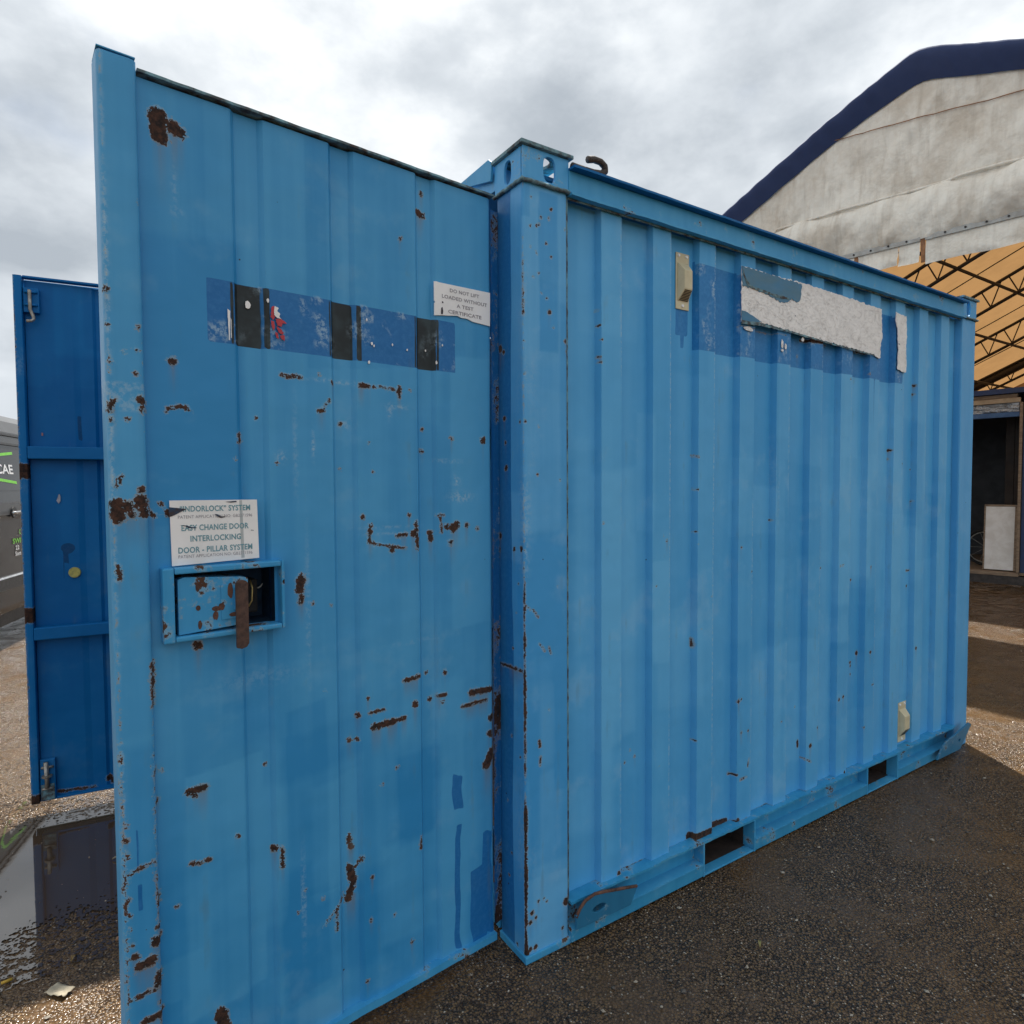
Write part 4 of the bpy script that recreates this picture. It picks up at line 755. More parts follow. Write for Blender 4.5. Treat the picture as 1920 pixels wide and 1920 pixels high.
# ------------------------------------------------------------------ wall fittings
def vent(x0, x1, z0, z1, y=0.037):
    v = MB().box(x0, y-0.004, z0, x1, y, z1).build('vent', M['cream'], cont, 0.0025)
    h = z1-z0; a, c_ = x0+0.006, x1-0.006; p = y-0.004; q = y-0.029
    co = [(a, p, z0+0.14*h), (c_, p, z0+0.14*h), (c_, p, z1-0.17*h), (a, p, z1-0.17*h), (a+0.012, q, z0+0.34*h), (c_-0.004, q, z0+0.34*h), (c_-0.004, q, z1-0.33*h), (a+0.012, q, z1-0.33*h)]
    MB().add(co, [(0, 1, 5, 4), (1, 2, 6, 5), (2, 3, 7, 6), (3, 0, 4, 7), (4, 5, 6, 7), (3, 2, 1, 0)]).build('vent_cowl', M['cream'], v, 0.0025)
    gm = MB(); A, B, C_, D_ = [Vector(co[i]) for i in (0, 1, 5, 4)]
    nn = Vector((0, -0.0012, -0.0008))
    for i in range(8):
        t0, t1 = 0.08+0.11*i, 0.08+0.11*i+0.065
        l0, r0_ = A.lerp(D_, t0), B.lerp(C_, t0); l1, r1_ = A.lerp(D_, t1), B.lerp(C_, t1)
        gm.add([l0.lerp(r0_, 0.10)+nn, l0.lerp(r0_, 0.92)+nn, l1.lerp(r1_, 0.92)+nn, l1.lerp(r1_, 0.10)+nn], [(0, 1, 2, 3)])
    gm.build('vent_slots', M['grille'], v)
    for sx, sz in ((0.2, 0.945), (0.78, 0.945), (0.5, 0.065)):
        MB().tube([(x0+(x1-x0)*sx, y-0.004, z0+h*sz), (x0+(x1-x0)*sx, y-0.0075, z0+h*sz)], [0.0065, 0.005], 12).build('screw', M['sign_white'], v)
    return v
vent(0.676, 0.744, 2.082, 2.280); vent(2.300, 2.376, 0.150, 0.352)
def flaky():
    m, n, l, b, out = new_mat('flaking_white_paint'); k = NB(m.node_tree); co = k.coord('Object')
    w_ = k.noise(co, 16, 6, 0.72, 1.2); br = k.noise(k.coord('Object', (14, 14, 60)), 1.0, 4, 0.7, 0.8)
    cr = k.rng(k.math('ABSOLUTE', k.math('SUBTRACT', k.noise(k.coord('Object', (20, 20, 34)), 1.0, 5, 0.7, 1.6), 0.5)), 0.0, 0.022, 1.0, 0.0)
    col = k.mix(k.rng(w_, 0.36, 0.62), (0.86, 0.86, 0.84), (0.96, 0.96, 0.94))
    col = k.mix(k.rng(br, 0.57, 0.75, 0.0, 0.35), col, (0.55, 0.55, 0.53))
    col = k.mix(k.math('MULTIPLY', cr, k.rng(w_, 0.50, 0.38, 0.08, 0.55)), col, (0.42, 0.42, 0.41))
    col = k.mix(k.rng(k.noise(co, 34, 4, 0.65, 0.6), 0.70, 0.715), col, (0.03, 0.07, 0.12))
    l.new(col, b.inputs['Base Color']); b.inputs['Roughness'].default_value = 0.6
    h = k.math('ADD', k.math('MULTIPLY', cr, -0.22), w_); l.new(k.bump(h, 0.8, 0.004), b.inputs['Normal'])
    return m
M['flaky'] = flaky()
M['oldblue'] = simple('old_blue_board', (0.045, 0.20, 0.36), (0.07, 0.19, 0.28), 0.5, 7, bump=0.3, stretch=(1, 1, 3))
sgp = jag([(0.999, 2.283), (1.180, 2.279), (1.400, 2.283), (1.700, 2.276), (2.016, 2.267), (2.018, 2.205), (2.026, 2.135), (2.014, 2.118), (2.008, 2.080), (2.012, 2.042), (1.985, 2.038), (1.955, 2.052), (1.75, 2.060), (1.523, 2.067), (1.297, 2.078), (1.150, 2.084), (1.001, 2.072)], 0.009, 0.0085, 1)
ctr = (1.5, 2.17)
def sheet_ngon(mb, pts, y0, y1): mb.prism(pts, y0, y1, 'y')
s_ = MB(); sheet_ngon(s_, sgp, 0.0035, 0.006); sb = s_.build('torn_sign', M['flaky'], cont); tag(sb, 'torn white sign board with a blue unpainted corner')
s_ = MB(); sheet_ngon(s_, jag([(0.9985, 2.2815), (1.190, 2.2775), (1.385, 2.2745), (1.375, 2.235), (1.372, 2.205), (1.345, 2.196), (1.315, 2.206), (1.285, 2.190), (1.255, 2.180), (1.215, 2.186), (1.165, 2.196), (1.115, 2.204), (1.055, 2.207), (1.000, 2.208)], 0.008, 0.0095, 2), 0.0015, 0.0032); s_.build('bare_board', M['oldblue'], sb)
s_ = MB(); sheet_ngon(s_, jag([(0.9995, 2.115), (1.035, 2.112), (1.085, 2.098), (1.125, 2.086), (1.06, 2.080), (1.000, 2.075)], 0.012, 0.005, 4), 0.0015, 0.0032); s_.build('bare_board', M['oldblue'], sb)
for pts in ([(1.02, 2.238), (1.05, 2.216), (1.10, 2.211), (1.18, 2.208), (1.24, 2.207), (1.30, 2.205), (1.29, 2.198), (1.23, 2.195), (1.16, 2.200), (1.09, 2.203), (1.03, 2.209), (1.005, 2.25), (1.002, 2.275)],
            [(0.998, 2.078), (1.1, 2.083), (1.22, 2.080), (1.40, 2.072), (1.62, 2.062), (1.95, 2.050), (1.95, 2.044), (1.6, 2.056), (1.3, 2.070), (1.1, 2.071), (0.998, 2.064)]):
    s_ = MB(); sheet_ngon(s_, jag(pts, 0.009, 0.004, 6), 0.0006, 0.0013); s_.build('peeling_edge', M['rust_edge'], sb)
s_ = MB(); sheet_ngon(s_, jag([(2.146, 2.272), (2.20, 2.266), (2.245, 2.268), (2.252, 2.17), (2.245, 2.12), (2.254, 2.03), (2.250, 1.997), (2.215, 1.999), (2.168, 2.006), (2.172, 2.10), (2.165, 2.19), (2.143, 2.235)], 0.009, 0.0060, 3), 0.0035, 0.006); s_.build('torn_sign', M['flaky'], cont)
for (a, z, q, rz) in ((1.045, 2.052, 0.028, 0.010), (1.262, 2.02, 0.006, 0.020), (1.285, 2.012, 0.006, 0.014), (1.263, 1.995, 0.007, 0.006), (1.40, 2.055, 0.010, 0.008)):
    pl = [(a+q*math.cos(t)*(1+0.5*mnoise.noise(Vector((t, a*9, 0)))), z+rz*math.sin(t)*(1+0.5*mnoise.noise(Vector((t, a*9, 2))))) for t in np.linspace(0, 6.28, 12)[:-1]]
    MB().prism(pl, 0.0065, 0.0085, 'y').build('paint_flake', M['flaky'], cont)

# ------------------------------------------------------------------ tent hall behind
GV = Vector((-0.168647, 0.985677, 0)); AV = Vector((1.0, 0.00147, 0)); GO = Vector((5.6, 1.0, 0))
def T3(s, dd, z): return GO+GV*s+AV*dd+Vector((0, 0, z))
tent = empty('tent_hall', GO, 0, 'tall fabric hall with dirty white gable, navy roof edge and orange-lit ceiling', 'tent')
class TB(MB):
    """mesh builder in tent coordinates (s across, d along, z up), stored relative to the tent origin"""
    def pts(s, L): return [tuple(T3(*p)-GO) for p in L]
def cloth_mat(name, col, stain, rough=0.75, trans=None, scale=3, wrinkle=False):
    m, n, l, b, out = new_mat(name); k = NB(m.node_tree); co = k.coord('Object')
    f = k.rng(k.noise(co, scale, 5, 0.68), 0.40, 0.70); f2 = k.rng(k.noise(k.coord('Object', (1, 9, 1.2)), 1.4, 5, 0.65), 0.45, 0.75)
    c = k.mix(k.math('MULTIPLY', f, 0.58), col, stain); c = k.mix(k.math('MULTIPLY', f2, 0.4), c, tuple(x*0.75 for x in stain))
    l.new(c, b.inputs['Base Color']); b.inputs['Roughness'].default_value = rough
    fo = k.noise(k.coord('Object', (1, 1.5, 0.5)), 2.2, 2, 0.5)
    l.new(k.bump(k.math('MULTIPLY_ADD', k.noise(co, 8, 3, 0.55), 0.16, fo), 0.9, 0.16 if wrinkle else 0.02), b.inputs['Normal'])
    if trans:
        tr = n.new('ShaderNodeBsdfTranslucent'); l.new(k.mix(k.math('MULTIPLY', f, 0.5), trans, tuple(x*0.8 for x in trans)), tr.inputs[0])
        mx = n.new('ShaderNodeMixShader'); mx.inputs[0].default_value = 0.5; l.new(b.outputs[0], mx.inputs[1]); l.new(tr.outputs[0], mx.inputs[2]); l.new(mx.outputs[0], out.inputs[0])
    return m
M['gable'] = cloth_mat('white_tarpaulin', (0.93, 0.85, 0.73), (0.54, 0.42, 0.30), 0.7, scale=1.8, wrinkle=True)
M['navy'] = cloth_mat('navy_tarpaulin', (0.022, 0.040, 0.12), (0.035, 0.055, 0.14), 0.75)
M['ceil'] = cloth_mat('orange_tarpaulin', (0.38, 0.22, 0.095), (0.27, 0.155, 0.068), 0.7, (0.33, 0.185, 0.075), 2)
M['truss'] = simple('dark_painted_truss', (0.035, 0.028, 0.024), (0.02, 0.016, 0.014), 0.6, 30)
M['strap'] = simple('orange_strap', (0.42, 0.19, 0.08), (0.25, 0.12, 0.06), 0.8, 30)
OUT = [(-4.6, 3.28), (-2.5, 4.22), (-1.2, 4.82), (-0.6, 5.095), (-0.29, 5.23), (0.01, 5.350), (0.15, 5.412), (0.27, 5.465), (0.36, 5.498), (0.44, 5.512), (0.51, 5.505), (0.59, 5.480), (0.70, 5.432), (0.82, 5.380), (1.32, 5.155), (1.88, 4.878), (2.51, 4.560), (3.4, 4.13), (5.4, 3.17)]
ox, oz = np.array([p[0] for p in OUT]), np.array([p[1] for p in OUT])
def zo(s): return np.interp(s, ox, oz)
def zi(s): return zo(s)-0.25-0.06*np.exp(-((s-0.4)/0.5)**2)
def tgrid(name, sv, vv, fn, mat, parent, smooth=True):
    """grid over s (sv) and v in 0..1 (vv); fn(s, v) -> (s, d, z)"""
    P = np.array([[tuple(T3(*fn(s, v))-GO) for v in vv] for s in sv]); return link(name, grid_mesh(name, P, {}, smooth=smooth), mat, parent)
def nz(*a): return mnoise.noise(Vector(a))
# navy valance wrapped over the gable edge
def val(s, v):
    w = (0.010*nz(s*7+v*3, v*1.5, 2)+0.008*math.sin(s*34+v*5+4*nz(s*2.2, 0, 0)))*math.sin(min(1, v*1.1)*math.pi*0.9)
    d_ = 0.03+0.25*max(0, 1-v*11)-0.16*min(1, v*5)+0.10*max(0, (v-0.35)/0.65)**1.3+w
    return (s, d_, float(zo(s))+0.012+(float(zi(s))-float(zo(s))-0.012)*v+0.006*nz(s*6, 9, 0)*v)
tgrid('roof_valance', np.arange(-4.6, 5.41, 0.035), np.linspace(0, 1, 12), val, M['navy'], tent)
# white gable cloth, upper and lower piece with a roll seam between
ZM = lambda s: 4.225-0.02*(0.3-s)*0.5
def wr(s, z):
    w = 0.06*nz(s*1.3, z*1.7, 1)+0.05*nz(s*3.1+z*2.2, z*1.2, 4)+0.024*nz(s*7+z*5, z*2, 7)+0.012*nz(s*15+z*9, z*6, 3)
    w += 0.020*math.sin((s+0.55*z)*19+5*nz(s*1.5, z*1.5, 11))*max(0, 0.3+nz(s*1.1, z*1.3, 21))
    return w
def upper(s, v):
    z = ZM(s)-0.09+(max(zi(s)+0.03, ZM(s)+0.01)-ZM(s)+0.09)*v; return (s, -0.015+wr(s, z)*0.7*min(1, max(0, (float(zi(s))-z+0.04)/0.25)), z)
tgrid('gable_cloth', np.arange(-2.0, 2.75, 0.03), np.linspace(0, 1, 40), upper, M['gable'], tent)
def lower(s, v):
    z = 3.745+(ZM(s)-3.745)*v; puff = 0.10*math.sin(v*math.pi)**0.7; pin = max(0, 1-abs(s-0.42)/0.30)
    return (s, -0.03-puff*(1-0.75*pin*(1-v))+wr(s, z+3)*1.0*(1-0.4*v), z)
tgrid('gable_cloth', np.arange(-2.0, 2.70, 0.025), np.linspace(0, 1, 30), lower, M['gable'], tent)
tg = TB(); tg.tube(tg.pts([(s, -0.045+wr(s, ZM(s))*0.7, ZM(s)+0.004*nz(s*5, 0, 3)) for s in np.arange(-2.0, 1.84, 0.05)]+[(1.84, -0.05, 4.20), (1.90, -0.05, 4.10), (1.94, -0.05, 3.9)]), 0.013, 6); tg.build('roll_seam', M['gable'], tent, smooth=True)
def seamline(a, b_, n=30): return [(a[0]+(b_[0]-a[0])*t, 0, a[1]+(b_[1]-a[1])*t) for t in np.linspace(0, 1, n)]
tg = TB(); L = seamline((1.36, 4.985), (-0.6, 4.76)); tg.tube(tg.pts([(s, -0.022+wr(s, z)*0.7-0.008, z) for s, _, z in L]), 0.0045, 5); tg.build('cloth_seam', M['strap'], tent)
# batten with bolts, hanging skirt flaps and straps
tg = TB()
for a, c_ in ((-2.0, 0.38), (0.42, 2.65)):
    q = tg.pts([(a, -0.075, 3.725), (c_, -0.075, 3.725), (c_, -0.055, 3.725), (a, -0.055, 3.725), (a, -0.075, 3.775), (c_, -0.075, 3.775), (c_, -0.055, 3.775), (a, -0.055, 3.775)])
    tg.add(q, [(0, 3, 2, 1), (4, 5, 6, 7), (0, 1, 5, 4), (1, 2, 6, 5), (2, 3, 7, 6), (3, 0, 4, 7)])
bt = tg.build('batten', simple('white_batten', (0.55, 0.54, 0.50), (0.38, 0.35, 0.31), 0.6, 8), tent, 0.003)
for s in np.arange(-1.95, 2.6, 0.155):
    if 0.34 < s < 0.48: continue
    b_ = TB(); b_.tube(b_.pts([(s, -0.074, 3.75), (s, -0.084, 3.75)]), 0.009, 8); b_.build('bolt', M['truss'], bt)
for i, (a, c_, zz) in enumerate(((-2.0, 0.378, 3.505), (0.424, 0.60, 3.535), (0.604, 0.962, 3.545), (0.998, 1.40, 3.60), (1.404, 2.70, 3.60))):
    def flap(s, v, a=a, c_=c_, zz=zz, i=i):
        z = 3.735+(zz+0.012*nz(s*3, i, 0)-3.735)*v; return (s, -0.055+0.030*nz(s*2.2, v*1.2, i*3)*v+0.018*nz(s*6+v*2, v*2, i)*v-0.02*v, z)
    tgrid('skirt_flap', np.linspace(a, c_, max(8, int((c_-a)/0.03))), np.linspace(0, 1, 10), flap, M['gable'], tent)
for s, z0 in ((0.40, 3.53), (0.98, 3.575)):
    q = TB(); q.add(q.pts([(s-0.018, -0.05, z0), (s+0.018, -0.05, z0), (s+0.022, -0.062, 3.76), (s-0.014, -0.062, 3.76), (s-0.018, -0.044, z0), (s+0.018, -0.044, z0), (s+0.022, -0.054, 3.76), (s-0.014, -0.054, 3.76)]), [(0, 1, 2, 3), (7, 6, 5, 4), (0, 4, 5, 1), (1, 5, 6, 2), (2, 6, 7, 3), (3, 7, 4, 0)])
    q.build('strap', M['strap'], tent)
# roof cloth: the front bay, then the rest; an unseen slot between, added to let a sun strip through
for d0, d1 in ((-0.02, 2.12), (2.90, 13.2)):
    tgrid('roof_cloth', ox, np.linspace(0, 1, 12), lambda s, v, d0=d0, d1=d1: (s, d0+(d1-d0)*v, float(zo(s))-0.012), M['ceil'], tent, smooth=False)
for dd_ in (3.3, 5.55, 7.95, 9.9):
    q = TB(); q.tube(q.pts([(s, dd_, float(zo(s))-0.024) for s in np.linspace(0.5, 5.3, 12)]), 0.010, 4); q.build('cloth_seam', M['truss'], tent)
# trusses: curved chords with zigzag web bars
for ti, dd_ in enumerate((1.80, 4.00, 6.12, 8.42, 10.9)):
    q = TB(); sv = np.linspace(-4.4, 5.2, 40)
    q.tube(q.pts([(s, dd_, float(zo(s))-0.10) for s in sv]), 0.026, 6); q.tube(q.pts([(s, dd_, float(zo(s))-0.45) for s in sv]), 0.026, 6)
    if dd_ > 10: q.tube(q.pts([(s, dd_+0.05, float(zo(s))-0.20) for s in sv]), 0.085, 6)
    t_ = q.build('truss', M['truss'], tent, smooth=True)
    s0 = np.arange(0.75+0.1*ti, 4.9, 0.36)
    for j, s in enumerate(s0):
        for (a, c_) in ((s, s+0.13), (s+0.36, s+0.23)):
            e_ = TB(); e_.tube(e_.pts([(a, dd_, float(zo(a))-0.44), (c_, dd_, float(zo(c_))-0.11)]), 0.011, 5, caps=False); e_.build('web_bar', M['truss'], t_)
for s in (-2.2, -0.9, 1.69, 2.52, 3.5, 4.5):
    q = TB(); q.tube(q.pts([(s, dd_, float(zo(s))-0.45) for dd_ in (0.0, 4, 8, 13.1)]), 0.024, 6); q.build('purlin', M['truss'], tent)
for s in (-4.5, 5.3):
    for dd_ in (0.05, 4.0, 8.42, 13.0):
        q = TB(); q.tube(q.pts([(s, dd_, 0), (s, dd_, float(zo(s))-0.05)]), 0.05, 8); q.build('leg', M['truss'], tent)
tgrid('side_cloth', np.linspace(0, 1, 8), np.linspace(0, 1, 12), lambda a, v: (5.36, 13.1*a, 0.05+3.08*v), M['gable'], tent)
tgrid('end_cloth', np.linspace(-4.5, 5.35, 30), np.linspace(0, 1, 8), lambda s, v: (s, 13.15, 0.05+(float(zo(s))-0.06)*v), M['ceil'], tent)
# strip lamp under the ceiling
q = TB(); q.tube(q.pts([(2.10, 9.2, 3.62), (1.55, 9.2, 3.62)]), 0.035, 8)
lm, n_, l_, b_, o_ = new_mat('strip_lamp_tube'); b_.inputs['Emission Color'].default_value = (1, 0.97, 0.88, 1); b_.inputs['Emission Strength'].default_value = 3.0; b_.inputs['Base Color'].default_value = (0.8, 0.8, 0.78, 1)
lamp = q.build('strip_lamp', lm); lamp.location = GO; tag(lamp, 'glowing strip lamp hanging below the orange ceiling', 'lamp')

# ------------------------------------------------------------------ site cabin under the tent
CO = Vector((9.16, 2.324, 0)); CA = math.atan2(GV.y, GV.x)
cab = empty('site_cabin', CO, CA, 'dark site cabin with open doorway and torn foil above it under the tent', 'cabin')
# local: x = s (to the left), y = towards the camera (-AV), z up
M['cabwall'] = simple('navy_cabin_panel', (0.020, 0.045, 0.15), (0.03, 0.05, 0.12), 0.5, 5)
M['wood'] = simple('old_timber_trim', (0.34, 0.25, 0.17), (0.20, 0.14, 0.095), 0.75, 9, stretch=(1, 6, 6))
M['tan'] = simple('tan_frame', (0.55, 0.43, 0.29), (0.42, 0.32, 0.21), 0.6, 8)
M['foil'] = simple('crumpled_foil', (0.62, 0.66, 0.70), (0.30, 0.33, 0.36), 0.3, 7, metal=0.55, bump=0.9, bdist=0.03)
M['blue_trim'] = simple('blue_trim_strip', (0.06, 0.15, 0.33), (0.04, 0.10, 0.24), 0.5, 9)
M['cabdark'] = simple('cabin_interior_brown', (0.045, 0.030, 0.022), (0.03, 0.022, 0.018), 0.7, 4)
M['cabgrey'] = simple('cabin_interior_grey', (0.055, 0.055, 0.058), (0.035, 0.035, 0.037), 0.7, 4)
M['chassis'] = simple('rusted_chassis', (0.075, 0.065, 0.060), (0.03, 0.027, 0.026), 0.7, 14, bump=0.8)
def cb(name, *a, mat, bevel=0.004): return box(name, *a, mat, cab, bevel)
cb('roof_beam', -3.6, -2.4, 2.655, 2.6, 0.09, 2.725, mat=M['cabwall'])
cb('fascia', -0.44, -0.06, 2.60, 2.5, 0.035, 2.65, mat=M['wood'])
cb('frame_head', -0.475, -0.05, 2.535, 2.5, 0.05, 2.597, mat=M['tan'])
f_ = MB(); n1, n2 = 60, 8; vs_ = []
Pf = np.array([[(-0.46+2.9*i/n1, 0.02+0.020*nz(i*0.35, j*0.5, 2)+0.010*nz(i*0.9, j*0.9, 5), 2.415+0.115*j/n2) for j in range(n2+1)] for i in range(n1+1)])
link('foil_strip', grid_mesh('foil_strip', Pf, {}), M['foil'], cab)
cb('head_strip', -0.47, -0.04, 2.345, 2.5, 0.045, 2.41, mat=M['blue_trim'])
cb('door_jamb', -0.505, -0.06, 0.27, -0.472, 0.06, 2.532, mat=M['wood'])
cb('wall_panel', -3.5, -0.05, 0.27, -0.51, 0.03, 2.652, mat=M['cabwall'])
cb('wall_panel', 1.9, -0.05, 0.27, 2.5, 0.03, 2.33, mat=M['cabwall'])
cb('rear_wall', -3.5, -2.36, 0.27, 2.5, -2.30, 2.65, mat=M['cabgrey'])
cb('partition', -0.30, -2.28, 0.27, -0.20, -0.75, 2.64, mat=M['cabdark'])
cb('partition', -3.45, -0.80, 0.27, -0.305, -0.74, 2.64, mat=M['cabdark'])
cb('side_panel', 2.5, -2.36, 0.27, 2.56, 0.03, 2.65, mat=M['cabwall']); cb('side_panel', -3.56, -2.36, 0.27, -3.502, 0.03, 2.65, mat=M['cabwall'])
cb('floor_board', -3.5, -2.36, 0.235, 2.5, 0.02, 0.266, mat=M['wood'])
cb('threshold', -0.50, 0.021, 0.215, 2.5, 0.08, 0.262, mat=M['wood'])
cb('chassis_rail', -3.5, -0.1, 0.10, 2.5, 0.07, 0.214, mat=M['chassis'])
cb('chassis_rail', -3.5, -2.3, 0.10, 2.5, -2.15, 0.214, mat=M['chassis'])
for s in (-3.2, -1.2, 0.9, 2.3):
    for y in (-2.22, -0.03): cb('support_block', s-0.11, y-0.06, 0.0, s+0.11, y+0.06, 0.0995, mat=M['chassis'])
M['board'] = simple('white_melamine', (0.88, 0.87, 0.84), (0.74, 0.71, 0.66), 0.6, 6)
bd = MB().box(-0.435, -0.03, 0.0, -0.115, 0.0, 0.86)
bo = bd.build('leaning_board', M['board'], None, 0.003); bo.location = CO+Vector((0, 0, 0.285)); bo.rotation_euler = Euler((R(3), 0, CA)); tag(bo, 'scuffed white board leaning in the cabin doorway', 'board')
for a in ((-0.462, -0.034, -0.005, -0.436, 0.004, 0.885), (-0.114, -0.034, -0.005, -0.098, 0.004, 0.885), (-0.462, -0.034, 0.862, -0.098, 0.004, 0.887)):
    box('board_edge', *a, M['wood'], bo, 0.002)
# dark wheeled thing just inside the doorway
wh = empty('spoked_wheel', CO+GV*0.06-AV*-0.55+Vector((0, 0, 0.268)), CA, 'dark spoked wheel standing inside the cabin doorway', 'wheel')
q = MB(); q.tube([(0.25*math.cos(t), 0, 0.27+0.25*math.sin(t)) for t in np.linspace(0, 2*math.pi, 29)], 0.02, 8, caps=False); q.build('tyre', M['rubber'], wh, smooth=True)
q = MB(); q.tube([(0.222*math.cos(t), 0, 0.27+0.222*math.sin(t)) for t in np.linspace(0, 2*math.pi, 29)], 0.009, 6, caps=False); q.build('rim', M['steel'], wh, smooth=True)
for i in range(10):
    t = i*math.pi*2/10; q = MB(); q.tube([(0.02*math.cos(t), 0, 0.27+0.02*math.sin(t)), (0.22*math.cos(t), 0, 0.27+0.22*math.sin(t))], 0.002, 4); q.build('spoke', M['steel'], wh)
q = MB(); q.tube([(0, -0.03, 0.27), (0, 0.03, 0.27)], 0.025, 10); q.build('hub', M['steel'], wh)

# ------------------------------------------------------------------ van at the far left
VO = Vector((-1.7632, 5.5866, 0)); VA = R(74.243)
van = empty('parked_van', VO, VA, 'dark grey panel van with green hexagon lettering behind the open door', 'van')
# local: x along the side (away from the camera), y=0 the visible side, body towards +y, z up
def car_paint(name, col, rough=0.22):
    m, n, l, b, out = new_mat(name); k = NB(m.node_tree); co = k.coord('Object')
    l.new(k.mix(k.rng(k.noise(co, 3, 5, 0.6), 0.3, 0.7), tuple(c*0.8 for c in col), col), b.inputs['Base Color']); b.inputs['Roughness'].default_value = rough
    b.inputs['Coat Weight'].default_value = 0.15; b.inputs['Coat Roughness'].default_value = 0.15; b.inputs['Specular IOR Level'].default_value = 0.22
    l.new(k.bump(k.noise(co, 2.5, 2), 0.10, 0.02), b.inputs['Normal']); return m
M['van'] = car_paint('dark_grey_van_paint', (0.022, 0.022, 0.023)); M['vanroof'] = car_paint('light_grey_van', (0.09, 0.092, 0.095), 0.4)  # lighter roof grey has the sky's reflection put in; belt strip shares it
M['glass'] = car_paint('dark_van_glass', (0.03, 0.03, 0.032), 0.15); M['black'] = simple('black_plastic', (0.02, 0.02, 0.021), None, 0.5, 20)
M['chrome'] = simple('bright_trim', (0.55, 0.55, 0.55), (0.4, 0.4, 0.4), 0.2, 20, metal=0.9, bump=0)
M['green'] = simple('green_vinyl', (0.20, 0.62, 0.06), (0.17, 0.52, 0.05), 0.5, 20, bump=0); M['whitev'] = simple('white_lettering_vinyl', (0.78, 0.78, 0.78), (0.7, 0.7, 0.7), 0.5, 20, bump=0)
X0, X1 = -1.9, 3.2
# cross-section (y, z) of one side; tumblehome above the belt
SEC = [(0.06, 0.33), (0.015, 0.40), (0.0, 0.55), (0.0, 0.66), (0.012, 0.68), (0.012, 1.18), (0.0, 1.24), (0.004, 1.34), (0.03, 1.44), (0.075, 1.86), (0.11, 1.99), (0.17, 2.10), (0.30, 2.18), (0.60, 2.235), (0.98, 2.25)]
full = SEC+[(1.96-y, z) for y, z in SEC[-2::-1]]
xsn = [X0, X0+0.05, X0+0.25, X0+0.7, 1.4, 1.75, 2.3, 2.75, 3.05, X1]
def shrink(x, y, z):
    if x > 1.75:
        t = (x-1.75)/(X1-1.75); top = 2.25-(2.25-1.22)*min(1, max(0, t*1.15))**1.1
        z = z if z < 1.0 else 1.0+(z-1.0)*(top-1.0)/1.25
        if z < 1.0: z = 0.33+(z-0.33)
        y = 0.98+(y-0.98)*(1-0.16*t**2.2)
    if x < X0+0.2: q = (X0+0.2-x)/0.2; y = 0.98+(y-0.98)*(1-0.05*q*q); z = 1.2+(z-1.2)*(1-0.03*q*q)
    return y, z
Pv = np.array([[(x, *shrink(x, y, z)) for y, z in full] for x in xsn])
# --- resample finely for smooth shading
body = MB(); nA, nB = Pv.shape[:2]
body.v = [tuple(p) for p in Pv.reshape(-1, 3)]
for i in range(nA-1):
    for j in range(nB-1): body.f.append((i*nB+j, (i+1)*nB+j, (i+1)*nB+j+1, i*nB+j+1)); body.m.append(1 if full[j][1] > 1.98 and full[j+1][1] > 1.98 else 0)
body.f += [tuple(range(nB)), tuple(range((nA-1)*nB+nB-1, (nA-1)*nB-1, -1))]; body.m += [0, 0]
body.build('body', [M['van'], M['vanroof']], van, 0.0, smooth=False)
def side_y(z): return float(np.interp(z, [p[1] for p in SEC], [p[0] for p in SEC]))
def vpanel(name, pts, mat, lift=0.004, mi_parent=None):
    mb = MB(); a = [(x, side_y(z)-lift, z) for x, z in pts]; b_ = [(x, side_y(z)+0.01, z) for x, z in pts]; k_ = len(pts)
    mb.add(a+b_, [tuple(range(k_)), tuple(range(2*k_-1, k_-1, -1))]+[(i, k_+i, k_+(i+1) % k_, (i+1) % k_) for i in range(k_)]); return mb.build(name, mat, mi_parent or van)
wz = [1.445, 1.55, 1.70, 1.82]
def win(x0, x1): return [(x0, z) for z in wz]+[(x1, z) for z in wz[::-1]]
wins = [vpanel('window', win(-1.7, -0.62), M['glass']), vpanel('window', win(-0.5, 0.62), M['glass']), vpanel('window', [(0.72, z) for z in wz]+[(1.35, 1.82), (1.62, 1.70), (1.80, 1.55), (1.90, 1.445)], M['glass'])]
for z0, z1, mt, nm in ((1.865, 1.885, 'black', 'roof_gutter'), (1.955, 1.975, 'black', 'roof_gutter'), (0.66, 0.675, 'chrome', 'side_trim'), (0.56, 0.655, 'black', 'side_trim'), (1.225, 1.335, 'vanroof', 'belt_strip')):
    vpanel(nm, [(-1.8, z0), (1.75, z0), (1.75, z1), (-1.8, z1)], M[mt], 0.010)
vpanel('sliding_door_gap', [(-0.56, 0.42), (-0.55, 0.42), (-0.55, 1.85), (-0.56, 1.85)], M['black'], 0.006); vpanel('sliding_door_gap', [(0.66, 0.42), (0.67, 0.42), (0.67, 1.85), (0.66, 1.85)], M['black'], 0.006)
h_ = MB(); h_.tube([(0.12, -0.045, 1.243), (0.16, -0.055, 1.246), (0.30, -0.055, 1.250), (0.35, -0.045, 1.252)], 0.013, 8); h_.build('door_handle', M['chrome'], van, smooth=True)
h_ = MB(); h_.tube([(0.235, -0.008, 1.245), (0.235, -0.02, 1.245)], 0.05, 16); h_.build('handle_recess', M['black'], van)
MB().box(-1.8, 0.16, 0.17, 3.05, 1.80, 0.345).build('underbody', M['black'], van, 0.02)
